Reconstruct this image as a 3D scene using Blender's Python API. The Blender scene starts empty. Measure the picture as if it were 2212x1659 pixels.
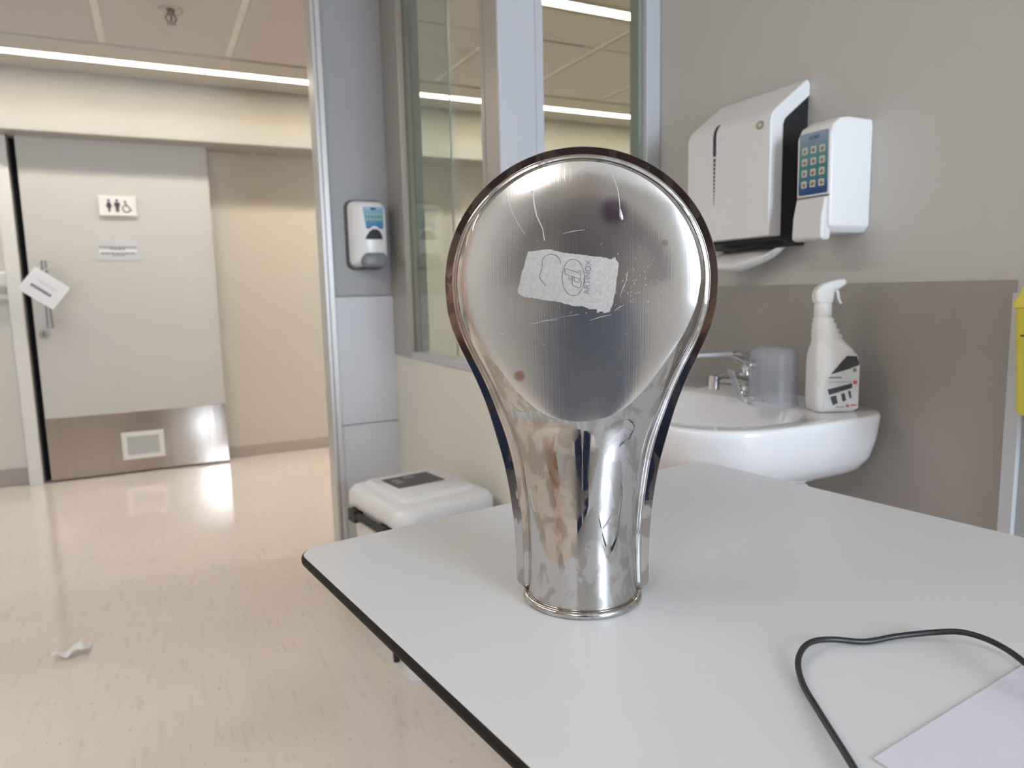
import bpy, bmesh, math, random
from mathutils import Vector, Matrix
import numpy as np
random.seed(7)
PI = math.pi
scene = bpy.context.scene
COL = scene.collection

# ---------------------------------------------------------------- camera, world, lights, exposure
cam_data = bpy.data.cameras.new('camera')
cam_data.sensor_fit = 'HORIZONTAL'
cam_data.sensor_width = 36.0
cam_data.lens = 1534.0 / 2212.0 * 36.0
cam_data.clip_start = 0.02
cam = bpy.data.objects.new('camera', cam_data)
COL.objects.link(cam)
FW = Vector((0.443, 0.887, -0.131)).normalized()
UPV = Vector((0.079, 0.107, 0.991))
RT = FW.cross(UPV).normalized()
UPV = RT.cross(FW).normalized()
cam.matrix_world = Matrix(((RT.x, UPV.x, -FW.x, 0.0), (RT.y, UPV.y, -FW.y, 0.0), (RT.z, UPV.z, -FW.z, 1.085), (0, 0, 0, 1)))
cam_data.dof.use_dof = True
cam_data.dof.focus_distance = 0.70
cam_data.dof.aperture_fstop = 7.5
scene.camera = cam

world = bpy.data.worlds.new('world')
scene.world = world
world.use_nodes = True
world.node_tree.nodes['Background'].inputs[0].default_value = (0.62, 0.78, 1.0, 1)
world.node_tree.nodes['Background'].inputs[1].default_value = 2.5

vs = scene.view_settings
vs.view_transform = 'Standard'
vs.look = 'None'
vs.gamma = 1.0
vs.use_curve_mapping = False
vs.exposure = 0.5

def area_light(name, loc, rot, sx, sy, power, color):
    l = bpy.data.lights.new(name, 'AREA')
    l.shape = 'RECTANGLE'; l.size = sx; l.size_y = sy; l.energy = power; l.color = color
    o = bpy.data.objects.new(name, l); COL.objects.link(o)
    o.location = loc; o.rotation_euler = rot
    return o
# daylight entering by the window behind the camera
area_light('window_daylight', (0.95, -2.62, 1.55), (math.radians(90), 0, 0), 0.85, 1.35, 60, (0.74, 0.85, 1.0))

# ---------------------------------------------------------------- materials
MATS = {}
def new_mat(name):
    m = bpy.data.materials.new(name); m.use_nodes = True
    nt = m.node_tree
    return m, nt, nt.nodes['Principled BSDF']
def mat(name, color, rough=0.5, metal=0.0, var=0.0, scale=(20, 20, 20), bump=0.0, bscale=200.0, coat=0.0, spec=0.5, rvar=0.0):
    """Principled material with optional noise variation in colour, roughness and fine relief."""
    if name in MATS: return MATS[name]
    m, nt, b = new_mat(name)
    c = (color[0], color[1], color[2], 1)
    b.inputs['Base Color'].default_value = c
    b.inputs['Roughness'].default_value = rough
    b.inputs['Metallic'].default_value = metal
    b.inputs['Specular IOR Level'].default_value = spec
    b.inputs['Coat Weight'].default_value = coat
    tc = nt.nodes.new('ShaderNodeTexCoord')
    mp = nt.nodes.new('ShaderNodeMapping'); mp.inputs['Scale'].default_value = scale
    nt.links.new(tc.outputs['Object'], mp.inputs[0])
    nz = nt.nodes.new('ShaderNodeTexNoise'); nz.inputs['Scale'].default_value = 1.0; nz.inputs['Detail'].default_value = 5
    nt.links.new(mp.outputs[0], nz.inputs['Vector'])
    if var > 0:
        mx = nt.nodes.new('ShaderNodeMix'); mx.data_type = 'RGBA'
        mx.inputs['A'].default_value = tuple(max(0, x * (1 - var)) for x in color) + (1,)
        mx.inputs['B'].default_value = tuple(min(1, x * (1 + var)) for x in color) + (1,)
        nt.links.new(nz.outputs['Fac'], mx.inputs['Factor'])
        nt.links.new(mx.outputs['Result'], b.inputs['Base Color'])
    if rvar > 0:
        mr = nt.nodes.new('ShaderNodeMapRange')
        mr.inputs['To Min'].default_value = max(0.02, rough - rvar); mr.inputs['To Max'].default_value = rough + rvar
        mr.inputs['From Min'].default_value = 0.3; mr.inputs['From Max'].default_value = 0.7
        nt.links.new(nz.outputs['Fac'], mr.inputs[0]); nt.links.new(mr.outputs[0], b.inputs['Roughness'])
    if bump > 0:
        n2 = nt.nodes.new('ShaderNodeTexNoise'); n2.inputs['Scale'].default_value = bscale; n2.inputs['Detail'].default_value = 3
        nt.links.new(tc.outputs['Object'], n2.inputs['Vector'])
        bp = nt.nodes.new('ShaderNodeBump'); bp.inputs['Strength'].default_value = bump; bp.inputs['Distance'].default_value = 0.001
        nt.links.new(n2.outputs['Fac'], bp.inputs['Height']); nt.links.new(bp.outputs[0], b.inputs['Normal'])
    MATS[name] = m
    return m
def emis(name, color, strength):
    m, nt, b = new_mat(name)
    b.inputs['Base Color'].default_value = (0.9, 0.9, 0.88, 1)
    b.inputs['Emission Color'].default_value = tuple(color) + (1,)
    b.inputs['Emission Strength'].default_value = strength
    MATS[name] = m
    return m
def glass(name, tint, gloss=0.02):
    m = bpy.data.materials.new(name); m.use_nodes = True
    nt = m.node_tree; nt.nodes.clear()
    out = nt.nodes.new('ShaderNodeOutputMaterial')
    tr = nt.nodes.new('ShaderNodeBsdfTransparent'); tr.inputs[0].default_value = tuple(tint) + (1,)
    gl = nt.nodes.new('ShaderNodeBsdfGlossy'); gl.inputs['Roughness'].default_value = gloss
    lw = nt.nodes.new('ShaderNodeLayerWeight'); lw.inputs[0].default_value = 0.5
    pw = nt.nodes.new('ShaderNodeMath'); pw.operation = 'POWER'; pw.inputs[1].default_value = 5.0
    nt.links.new(lw.outputs['Facing'], pw.inputs[0])
    fr = nt.nodes.new('ShaderNodeMath'); fr.operation = 'MULTIPLY_ADD'; fr.inputs[1].default_value = 0.9; fr.inputs[2].default_value = 0.04
    nt.links.new(pw.outputs[0], fr.inputs[0])
    mx = nt.nodes.new('ShaderNodeMixShader')
    nt.links.new(fr.outputs[0], mx.inputs[0]); nt.links.new(tr.outputs[0], mx.inputs[1]); nt.links.new(gl.outputs[0], mx.inputs[2])
    nt.links.new(mx.outputs[0], out.inputs[0])
    MATS[name] = m
    return m

def floor_material():
    m, nt, b = new_mat('vinyl_floor')
    tc = nt.nodes.new('ShaderNodeTexCoord')
    # broad mottling
    n1 = nt.nodes.new('ShaderNodeTexNoise'); n1.inputs['Scale'].default_value = 3.0; n1.inputs['Detail'].default_value = 4
    nt.links.new(tc.outputs['Object'], n1.inputs['Vector'])
    mx1 = nt.nodes.new('ShaderNodeMix'); mx1.data_type = 'RGBA'
    mx1.inputs['A'].default_value = (0.70, 0.61, 0.535, 1); mx1.inputs['B'].default_value = (0.77, 0.68, 0.60, 1)
    nt.links.new(n1.outputs['Fac'], mx1.inputs['Factor'])
    # flecks stretched along the sheet direction
    def flecks(scale, lo, hi):
        mp = nt.nodes.new('ShaderNodeMapping'); mp.inputs['Scale'].default_value = scale
        nt.links.new(tc.outputs['Object'], mp.inputs[0])
        n = nt.nodes.new('ShaderNodeTexNoise'); n.inputs['Scale'].default_value = 1.0; n.inputs['Detail'].default_value = 2
        nt.links.new(mp.outputs[0], n.inputs['Vector'])
        r = nt.nodes.new('ShaderNodeMapRange'); r.inputs['From Min'].default_value = lo; r.inputs['From Max'].default_value = hi
        nt.links.new(n.outputs['Fac'], r.inputs[0]); return r
    f1 = flecks((105, 42, 1), 0.66, 0.80)
    f2 = flecks((55, 7, 1), 0.58, 0.78)
    mxa = nt.nodes.new('ShaderNodeMix'); mxa.data_type = 'RGBA'; mxa.inputs['B'].default_value = (0.27, 0.21, 0.165, 1)
    sc = nt.nodes.new('ShaderNodeMath'); sc.operation = 'MULTIPLY'; sc.inputs[1].default_value = 0.6
    nt.links.new(f1.outputs[0], sc.inputs[0]); nt.links.new(sc.outputs[0], mxa.inputs['Factor']); nt.links.new(mx1.outputs['Result'], mxa.inputs['A'])
    mxb = nt.nodes.new('ShaderNodeMix'); mxb.data_type = 'RGBA'; mxb.inputs['B'].default_value = (0.44, 0.37, 0.31, 1)
    sc2 = nt.nodes.new('ShaderNodeMath'); sc2.operation = 'MULTIPLY'; sc2.inputs[1].default_value = 0.3
    nt.links.new(f2.outputs[0], sc2.inputs[0]); nt.links.new(sc2.outputs[0], mxb.inputs['Factor']); nt.links.new(mxa.outputs['Result'], mxb.inputs['A'])
    nt.links.new(mxb.outputs['Result'], b.inputs['Base Color'])
    b.inputs['Roughness'].default_value = 0.11
    b.inputs['Specular IOR Level'].default_value = 0.6
    n3 = nt.nodes.new('ShaderNodeTexNoise'); n3.inputs['Scale'].default_value = 2.2; n3.inputs['Detail'].default_value = 2
    nt.links.new(tc.outputs['Object'], n3.inputs['Vector'])
    bp = nt.nodes.new('ShaderNodeBump'); bp.inputs['Strength'].default_value = 0.15; bp.inputs['Distance'].default_value = 0.01
    nt.links.new(n3.outputs['Fac'], bp.inputs['Height']); nt.links.new(bp.outputs[0], b.inputs['Normal'])
    return m

def steel(name, base, rough, stain_col, stain_amt, rough_hi, brushed=None, spots=(), stain_scale=30.0, wave=0.0, lo=0.48, hi=0.56, metal=1.0):
    """Worn stainless steel: limescale stains that are duller, brushing and small coloured spots (object coordinates)."""
    m, nt, b = new_mat(name)
    tc = nt.nodes.new('ShaderNodeTexCoord')
    b.inputs['Metallic'].default_value = metal
    n = nt.nodes.new('ShaderNodeTexNoise'); n.inputs['Scale'].default_value = stain_scale; n.inputs['Detail'].default_value = 6; n.inputs['Distortion'].default_value = 0.6
    mp = nt.nodes.new('ShaderNodeMapping'); mp.inputs['Scale'].default_value = (1, 1, 0.55)
    nt.links.new(tc.outputs['Object'], mp.inputs[0]); nt.links.new(mp.outputs[0], n.inputs['Vector'])
    r = nt.nodes.new('ShaderNodeMapRange'); r.inputs['From Min'].default_value = lo; r.inputs['From Max'].default_value = hi
    nt.links.new(n.outputs['Fac'], r.inputs[0])
    a = nt.nodes.new('ShaderNodeMath'); a.operation = 'MULTIPLY'; a.inputs[1].default_value = stain_amt
    nt.links.new(r.outputs[0], a.inputs[0])
    mx = nt.nodes.new('ShaderNodeMix'); mx.data_type = 'RGBA'
    mx.inputs['A'].default_value = tuple(base) + (1,); mx.inputs['B'].default_value = tuple(stain_col) + (1,)
    nt.links.new(a.outputs[0], mx.inputs['Factor'])
    last = mx.outputs['Result']
    for (x, y, z, rad, col, amt) in spots:
        vd = nt.nodes.new('ShaderNodeVectorMath'); vd.operation = 'DISTANCE'; vd.inputs[1].default_value = (x, y, z)
        nt.links.new(tc.outputs['Object'], vd.inputs[0])
        q = nt.nodes.new('ShaderNodeMapRange'); q.inputs['From Min'].default_value = rad * 1.15; q.inputs['From Max'].default_value = rad * 0.55; q.inputs['To Max'].default_value = amt
        nt.links.new(vd.outputs['Value'], q.inputs[0])
        k = nt.nodes.new('ShaderNodeMix'); k.data_type = 'RGBA'; k.inputs['B'].default_value = tuple(col) + (1,)
        nt.links.new(q.outputs[0], k.inputs['Factor']); nt.links.new(last, k.inputs['A']); last = k.outputs['Result']
    nt.links.new(last, b.inputs['Base Color'])
    rr = nt.nodes.new('ShaderNodeMapRange'); rr.inputs['To Min'].default_value = rough; rr.inputs['To Max'].default_value = rough_hi
    nt.links.new(a.outputs[0], rr.inputs[0]); nt.links.new(rr.outputs[0], b.inputs['Roughness'])
    h = None
    if brushed:
        mb = nt.nodes.new('ShaderNodeMapping'); mb.inputs['Scale'].default_value = brushed
        nt.links.new(tc.outputs['Object'], mb.inputs[0])
        nb = nt.nodes.new('ShaderNodeTexNoise'); nb.inputs['Scale'].default_value = 1.0; nb.inputs['Detail'].default_value = 3
        nt.links.new(mb.outputs[0], nb.inputs['Vector'])
        bp = nt.nodes.new('ShaderNodeBump'); bp.inputs['Strength'].default_value = 0.085; bp.inputs['Distance'].default_value = 0.0004
        nt.links.new(nb.outputs['Fac'], bp.inputs['Height']); h = bp
    if wave > 0:
        nw = nt.nodes.new('ShaderNodeTexNoise'); nw.inputs['Scale'].default_value = 9.0; nw.inputs['Detail'].default_value = 1
        nt.links.new(tc.outputs['Object'], nw.inputs['Vector'])
        bw = nt.nodes.new('ShaderNodeBump'); bw.inputs['Strength'].default_value = wave; bw.inputs['Distance'].default_value = 0.004
        nt.links.new(nw.outputs['Fac'], bw.inputs['Height'])
        if h: nt.links.new(h.outputs[0], bw.inputs['Normal'])
        h = bw
    if h: nt.links.new(h.outputs[0], b.inputs['Normal'])
    MATS[name] = m
    return m

# ---------------------------------------------------------------- mesh helpers
def box(bm, x0, x1, y0, y1, z0, z1):
    v = [bm.verts.new((x, y, z)) for x in (x0, x1) for y in (y0, y1) for z in (z0, z1)]
    for f in ((0, 1, 3, 2), (4, 6, 7, 5), (0, 4, 5, 1), (2, 3, 7, 6), (0, 2, 6, 4), (1, 5, 7, 3)):
        bm.faces.new([v[i] for i in f])
    return bm
def B(*a):
    return box(bmesh.new(), *a)
def loft(bm, rings, closed=True, cap0=True, cap1=True):
    vr = [[bm.verts.new(p) for p in r] for r in rings]
    n = len(vr[0])
    for a, b in zip(vr[:-1], vr[1:]):
        for i in range(n if closed else n - 1):
            j = (i + 1) % n
            bm.faces.new((a[i], a[j], b[j], b[i]))
    if cap0 and closed: bm.faces.new(list(reversed(vr[0])))
    if cap1 and closed: bm.faces.new(vr[-1])
    return bm
def prism(poly, y0, y1, axis='y'):
    """Extrude a closed 2-D outline. axis 'y': (x,z) outline along y; 'z': (x,y) along z; 'x': (y,z) along x."""
    f = {'y': lambda p, t: (p[0], t, p[1]), 'z': lambda p, t: (p[0], p[1], t), 'x': lambda p, t: (t, p[0], p[1])}[axis]
    return loft(bmesh.new(), [[f(p, y0) for p in poly], [f(p, y1) for p in poly]])
def lathe(prof, n=32, cx=0, cy=0, cap0=True, cap1=True, sx=1.0, sy=1.0):
    rings = [[(cx + r * sx * math.cos(2 * PI * i / n), cy + r * sy * math.sin(2 * PI * i / n), z) for i in range(n)] for r, z in prof]
    return loft(bmesh.new(), rings, True, cap0, cap1)
def tube(pts, rad, n=10, bm=None, caps=True):
    bm = bm or bmesh.new()
    P = [Vector(p) for p in pts]
    rads = rad if isinstance(rad, (list, tuple)) else [rad] * len(P)
    rings = []; up = Vector((0, 0, 1))
    t0 = (P[1] - P[0]).normalized()
    u = t0.cross(up)
    if u.length < 1e-3: u = t0.cross(Vector((1, 0, 0)))
    u.normalize()
    for i, p in enumerate(P):
        t = (P[min(i + 1, len(P) - 1)] - P[max(i - 1, 0)]).normalized()
        u = (u - t * u.dot(t)).normalized(); w = t.cross(u)
        rings.append([p + (u * math.cos(2 * PI * k / n) + w * math.sin(2 * PI * k / n)) * rads[i] for k in range(n)])
    return loft(bm, rings, True, caps, caps)
def rrect(w, h, r, n=6, cx=0, cy=0):
    pts = []
    for sx, sy, a in ((1, 1, 0), (-1, 1, 90), (-1, -1, 180), (1, -1, 270)):
        for k in range(n + 1):
            t = math.radians(a + 90 * k / n)
            pts.append((cx + sx * (w / 2 - r) + r * math.cos(t), cy + sy * (h / 2 - r) + r * math.sin(t)))
    return pts
def spline(pts, n=8):
    P = [Vector(p) for p in pts]; out = []
    for i in range(len(P) - 1):
        p0 = P[max(i - 1, 0)]; p1 = P[i]; p2 = P[i + 1]; p3 = P[min(i + 2, len(P) - 1)]
        for k in range(n):
            t = k / n
            out.append(0.5 * ((2 * p1) + (p2 - p0) * t + (2 * p0 - 5 * p1 + 4 * p2 - p3) * t * t + (3 * p1 - p0 - 3 * p2 + p3) * t ** 3))
    out.append(P[-1]); return out
def interp(tab, x):
    """Smooth (monotone cubic) table lookup; tab sorted by first column ascending."""
    xs = [t[0] for t in tab]; ys = [t[1] for t in tab]
    if x <= xs[0]: return ys[0]
    if x >= xs[-1]: return ys[-1]
    d = [(ys[i + 1] - ys[i]) / (xs[i + 1] - xs[i]) for i in range(len(xs) - 1)]
    def slope(i):
        if i == 0: return d[0]
        if i == len(xs) - 1: return d[-1]
        if d[i - 1] * d[i] <= 0: return 0.0
        return 2 * d[i - 1] * d[i] / (d[i - 1] + d[i])
    for i in range(len(xs) - 1):
        if xs[i] <= x <= xs[i + 1]:
            h = xs[i + 1] - xs[i]; t = (x - xs[i]) / h
            return ((1 + 2 * t) * (1 - t) ** 2 * ys[i] + t * (1 - t) ** 2 * h * slope(i) + t * t * (3 - 2 * t) * ys[i + 1] + t * t * (t - 1) * h * slope(i + 1))
def obj(name, bm, m, parent=None, smooth=False, bevel=0.0, segs=2, label=None, loc=None, sub=0, angle=None):
    bmesh.ops.remove_doubles(bm, verts=bm.verts, dist=1e-6)
    bmesh.ops.recalc_face_normals(bm, faces=bm.faces)
    me = bpy.data.meshes.new(name)
    bm.to_mesh(me); bm.free()
    if smooth:
        me.shade_smooth() if hasattr(me, 'shade_smooth') else None
        if angle: me.set_sharp_from_angle(angle=math.radians(angle))
    for k in (m if isinstance(m, (list, tuple)) else [m]): me.materials.append(k)
    o = bpy.data.objects.new(name, me); COL.objects.link(o)
    if parent: o.parent = parent
    if loc: o.location = loc
    if bevel:
        md = o.modifiers.new('bevel', 'BEVEL'); md.width = bevel; md.segments = segs; md.limit_method = 'ANGLE'; md.angle_limit = math.radians(35)
        md.harden_normals = False
        me.shade_smooth(); me.set_sharp_from_angle(angle=math.radians(50))
    if sub:
        md = o.modifiers.new('sub', 'SUBSURF'); md.levels = sub; md.render_levels = sub
    if label: o['label'] = label
    return o
def thing(name, label, cat, loc=(0, 0, 0), rz=0.0, group=None, kind=None):
    o = bpy.data.objects.new(name, None); COL.objects.link(o)
    o.location = loc; o.rotation_euler = (0, 0, math.radians(rz)); o.empty_display_size = 0.05
    if kind: o['kind'] = kind
    if label: o['label'] = label
    if cat: o['category'] = cat
    if group: o['group'] = group
    return o
def tag(o, label, cat, group=None):
    o['label'] = label; o['category'] = cat
    if group: o['group'] = group
    return o
def struct(name, bm, m, label=None, cat=None, **k):
    o = obj(name, bm, m, **k); o['kind'] = 'structure'
    if label: o['label'] = label
    if cat: o['category'] = cat
    return o
def text_bm(s, size, extr=0.0004, cx=0.0, cz=0.0, rot=0.0, y=0.0):
    """Lettering as flat mesh in the xz plane facing -y."""
    cu = bpy.data.curves.new('lettering', 'FONT'); cu.body = s; cu.size = size; cu.align_x = 'CENTER'; cu.align_y = 'CENTER'; cu.extrude = extr
    t = bpy.data.objects.new('lettering', cu); COL.objects.link(t)
    dg = bpy.context.evaluated_depsgraph_get()
    me = bpy.data.meshes.new_from_object(t.evaluated_get(dg))
    bm = bmesh.new(); bm.from_mesh(me)
    bpy.data.objects.remove(t); bpy.data.curves.remove(cu); bpy.data.meshes.remove(me)
    c, s_ = math.cos(rot), math.sin(rot)
    for v in bm.verts:
        x, z, e = v.co.x, v.co.y, v.co.z
        v.co = Vector((cx + x * c - z * s_, y - e, cz + x * s_ + z * c))
    return bm
def join(*bms):
    b0 = bms[0]
    for b in bms[1:]:
        me = bpy.data.meshes.new('tmp'); b.to_mesh(me); b.free(); b0.from_mesh(me); bpy.data.meshes.remove(me)
    return b0

# ---------------------------------------------------------------- common materials
M_floor = floor_material()
M_wall_grey = mat('wall_paint_grey', (0.55, 0.535, 0.50), 0.6, bump=0.12, bscale=260, var=0.02, scale=(4, 4, 4))
M_wains = mat('wainscot_vinyl', (0.335, 0.305, 0.285), 0.42, var=0.16, scale=(5, 5, 2.2), bump=0.05, bscale=150, rvar=0.06)
M_cream = mat('wall_cream', (0.70, 0.645, 0.555), 0.55, bump=0.05, bscale=120, var=0.02, scale=(3, 3, 3))
M_creamdoor = mat('door_laminate', (0.56, 0.535, 0.485), 0.4, var=0.015, scale=(6, 6, 2))
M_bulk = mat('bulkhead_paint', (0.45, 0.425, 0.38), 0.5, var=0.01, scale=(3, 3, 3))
M_ctile = mat('ceiling_panel_paint', (0.63, 0.58, 0.545), 0.6, var=0.02, scale=(6, 6, 6))
M_cjoint = mat('ceiling_joint', (0.86, 0.82, 0.74), 0.55, var=0.02)
M_alu = mat('anodised_aluminium', (0.50, 0.465, 0.43), 0.38, 0.55, var=0.06, scale=(60, 60, 2), rvar=0.06)
M_frame_white = mat('lacquered_frame', (0.52, 0.535, 0.57), 0.35, var=0.015)
M_panel_grey = mat('pillar_panel_grey', (0.36, 0.365, 0.375), 0.5, var=0.03, scale=(5, 5, 5), bump=0.08, bscale=240)
M_panel_white = mat('pillar_panel_white', (0.57, 0.58, 0.615), 0.35, var=0.02, scale=(3, 3, 3))
M_under = mat('wall_under_window', (0.77, 0.75, 0.69), 0.5, var=0.02, scale=(4, 4, 4), bump=0.06, bscale=200)
M_reveal = mat('window_reveal', (0.36, 0.39, 0.36), 0.5, var=0.03)
M_glass = glass('green_glass', (0.94, 0.975, 0.95))
M_glass2 = glass('leaf_glass', (0.92, 0.95, 0.93))
M_black = mat('black_plastic', (0.012, 0.012, 0.014), 0.45, var=0.2, scale=(30, 30, 30))
M_void = mat('dark_opening', (0.004, 0.004, 0.005), 0.9, var=0.2)
M_white = mat('white_plastic', (0.80, 0.80, 0.81), 0.28, var=0.012, scale=(12, 12, 12))
M_white_mat = mat('white_plastic_matte', (0.72, 0.72, 0.72), 0.4, var=0.02, scale=(12, 12, 12))
M_chrome = mat('chrome', (0.75, 0.75, 0.76), 0.09, 1.0, var=0.03)
M_brushed = mat('brushed_steel_plate', (0.47, 0.42, 0.375), 0.13, 1.0, var=0.05, scale=(220, 220, 1.5), rvar=0.05)
M_darkgrey = mat('dark_grey_print', (0.055, 0.055, 0.06), 0.45, var=0.1)
M_greyprint = mat('mid_grey_print', (0.22, 0.22, 0.23), 0.5, var=0.1)
M_ceramic = mat('glazed_ceramic', (0.80, 0.80, 0.82), 0.1, var=0.01, coat=0.3, scale=(6, 6, 6))
M_paper = mat('paper_white', (0.80, 0.80, 0.80), 0.75, var=0.03, scale=(30, 30, 30))
M_led = emis('led_diffuser', (1.0, 0.955, 0.885), 23.0)

# ---------------------------------------------------------------- the setting
XW1, XW2, YB, YE, ZC = 0.88, 1.41, 1.786, 2.824, 2.36
# floor
struct('floor', B(-4.2, 5.4, -2.8, 5.4, -0.1, 0.0), M_floor)
# sink wall (right) with wainscot panel
wr = struct('wall_right', B(XW2, XW2 + 0.12, -2.7, YB, 0.0, 2.5), M_wall_grey)
obj('wainscot_panel', B(XW2 - 0.004, XW2 + 0.001, 0.752, YB - 0.001, 0.002, 1.083), M_wains, wr, label='brown grey vinyl wainscot panel')
# lacquered upright beside the yellow bin
struct('trim_1', B(XW2 - 0.016, XW2 + 0.002, 0.726, 0.752, 0.0, 1.06), M_frame_white, label='pale upright trim ending the wainscot', bevel=0.002)
struct('trim_2', B(XW2 - 0.006, XW2 + 0.001, -0.4, 0.726, 0.0, 1.06), mat('grey_door_leaf', (0.36, 0.38, 0.39), 0.4, var=0.03))
# back wall with window opening, left wall, room ceiling
bw = bmesh.new()
box(bw, -2.5, 0.5, -2.8, -2.7, 0, 2.5); box(bw, 1.38, 1.6, -2.8, -2.7, 0, 2.5)
box(bw, 0.5, 1.38, -2.8, -2.7, 0, 0.85); box(bw, 0.5, 1.38, -2.8, -2.7, 2.25, 2.5)
struct('wall_back', bw, M_wall_grey)
struct('wall_left', B(-2.6, -2.5, -2.8, YE, 0, 2.5), M_wall_grey)
struct('ceiling', B(-2.6, XW2 + 0.12, -2.8, YE, 2.5, 2.56), mat('room_ceiling', (0.62, 0.60, 0.57), 0.7, var=0.02))
# wall between room and corridor: left part, head, pillar
fw = bmesh.new()
box(fw, -2.6, -0.95, YE, YE + 0.14, 0, 2.5); box(fw, -0.95, XW2 - 0.6, YE, YE + 0.14, ZC, 2.5)
struct('wall_front', fw, M_cream)
pil = struct('wall_pillar', B(0.635, XW1, YE + 0.006, YE + 0.14, 0, ZC), M_panel_grey)
obj('panel', B(0.640, XW1 - 0.002, YE, YE + 0.007, 1.078, ZC - 0.01), M_panel_grey, pil, bevel=0.0015)
obj('panel', B(0.640, XW1 - 0.002, YE - 0.004, YE + 0.007, 0.562, 1.072), M_panel_white, pil, bevel=0.0015)
obj('panel', B(0.640, XW1 - 0.002, YE - 0.004, YE + 0.007, 0.06, 0.558), M_panel_white, pil, bevel=0.0015)
# aluminium jamb at the open doorway
jb = bmesh.new()
box(jb, 0.604, 0.614, YE - 0.012, YE + 0.09, 0, ZC); box(jb, 0.614, 0.6205, YE - 0.004, YE + 0.09, 0, ZC); box(jb, 0.6205, 0.640, YE - 0.010, YE + 0.09, 0, ZC)
struct('trim_3', jb, mat('pale_jamb', (0.62, 0.61, 0.60), 0.35, 0.25, var=0.03, scale=(40, 40, 2)), label='aluminium jamb profile at the open doorway', bevel=0.0015)

# wall under the window and the glazed corner
struct('wall_window', B(XW1, XW1 + 0.10, YB, YE + 0.001, 0.0, 0.835), M_under, bevel=0.003)
struct('wall_niche', B(XW1 + 0.1, XW2 + 0.001, YB, YB + 0.1, 0.0, 0.835), M_under)
w1 = thing('window_1', None, None, (0, 0, 0), kind='structure')
obj('window_frame', B(XW1 - 0.006, XW1 + 0.07, 2.617, YE - 0.004, 0.835, ZC), M_alu, w1, bevel=0.003)
obj('window_bead', B(XW1 - 0.012, XW1 - 0.004, 2.617, 2.655, 0.835, ZC), M_alu, w1, bevel=0.002)
obj('window_frame', B(XW1 - 0.006, XW1 + 0.07, YB + 0.119, 2.617, 0.835, 0.858), M_frame_white, w1, bevel=0.002)
obj('corner_post', B(XW1 - 0.008, XW1 + 0.128, YB + 0.006, YB + 0.119, 0.835, ZC), M_alu, w1, bevel=0.004)
obj('post_groove', B(XW1 - 0.010, XW1 - 0.007, YB + 0.088, YB + 0.091, 0.86, ZC - 0.01), M_reveal, w1)
obj('pane', B(XW1 + 0.010, XW1 + 0.016, YB + 0.119, 2.617, 0.858, ZC), M_glass, w1)
rv = bmesh.new()
box(rv, XW1 + 0.017, XW1 + 0.034, 2.607, 2.6175, 0.858, ZC); box(rv, XW1 + 0.038, XW1 + 0.07, 2.612, 2.6175, 0.858, ZC)
obj('gasket', rv, M_reveal, w1)
w2 = thing('window_2', None, None, (0, 0, 0), kind='structure')
obj('window_frame', B(XW1 - 0.010, 0.982, YB - 0.008, YB + 0.006, 0.835, ZC), M_frame_white, w2, bevel=0.003)
obj('window_bead', B(0.983, 1.009, YB - 0.004, YB + 0.06, 0.835, ZC), M_frame_white, w2, bevel=0.002)
obj('window_frame', B(1.358, XW2 - 0.001, YB - 0.006, YB + 0.07, 0.835, ZC), M_frame_white, w2, bevel=0.003)
rv = bmesh.new()
box(rv, 1.349, 1.3585, YB + 0.022, YB + 0.038, 0.858, ZC); box(rv, 1.354, 1.3585, YB + 0.04, YB + 0.072, 0.858, ZC)
obj('gasket', rv, M_reveal, w2)
obj('window_frame', B(1.009, 1.358, YB - 0.004, YB + 0.07, 0.835, 0.858), M_frame_white, w2, bevel=0.002)
obj('pane', B(1.009, 1.358, YB + 0.012, YB + 0.018, 0.858, ZC), M_glass, w2)
# glass leaf parked behind the pillar, seen through the window
w3 = thing('window_3', None, None, (0, 0, 0), kind='structure')
obj('pane', B(0.90, 1.228, 3.0, 3.008, 0.0, ZC), M_glass2, w3)
obj('edge_profile', B(1.226, 1.231, 2.998, 3.010, 0.0, ZC), mat('leaf_edge', (0.38, 0.42, 0.37), 0.5, var=0.05), w3)

# corridor: far wall, side ends, bulkhead
wf = bmesh.new(); box(wf, -0.60, 5.4, 5.08, 5.2, 0, ZC); box(wf, -4.2, -0.72, 5.02, 5.2, 0, ZC)
struct('wall_far', wf, M_cream)
struct('wall_corridor_left', B(-4.3, -4.2, YE, 5.2, 0, ZC), M_cream)
struct('wall_corridor_right', B(5.3, 5.4, YB, 5.2, 0, ZC), M_cream)
struct('wall_niche_front', B(XW2 + 0.1, 5.4, YB - 0.1, YB, 0, ZC), M_cream)
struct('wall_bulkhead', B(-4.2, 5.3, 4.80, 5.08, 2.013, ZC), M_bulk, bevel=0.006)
struct('baseboard_far', B(0.36, 5.3, 5.066, 5.081, 0.0, 0.075), mat('coved_skirting', (0.50, 0.44, 0.375), 0.35, var=0.03), bevel=0.004)
struct('baseboard_left', B(-4.2, -0.72, 5.006, 5.021, 0.0, 0.10), mat('skirting_left', (0.42, 0.36, 0.32), 0.35, var=0.06), bevel=0.004)
struct('wall_void', B(-0.72, -0.58, 5.05, 5.08, 0, 2.02), M_void)
struct('trim_4', B(-0.735, -0.665, 4.945, 5.06, 0.0, 2.013), mat('jamb_cream', (0.74, 0.71, 0.65), 0.4, var=0.01), label='cream door jamb left of the toilet door', bevel=0.004)
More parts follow.
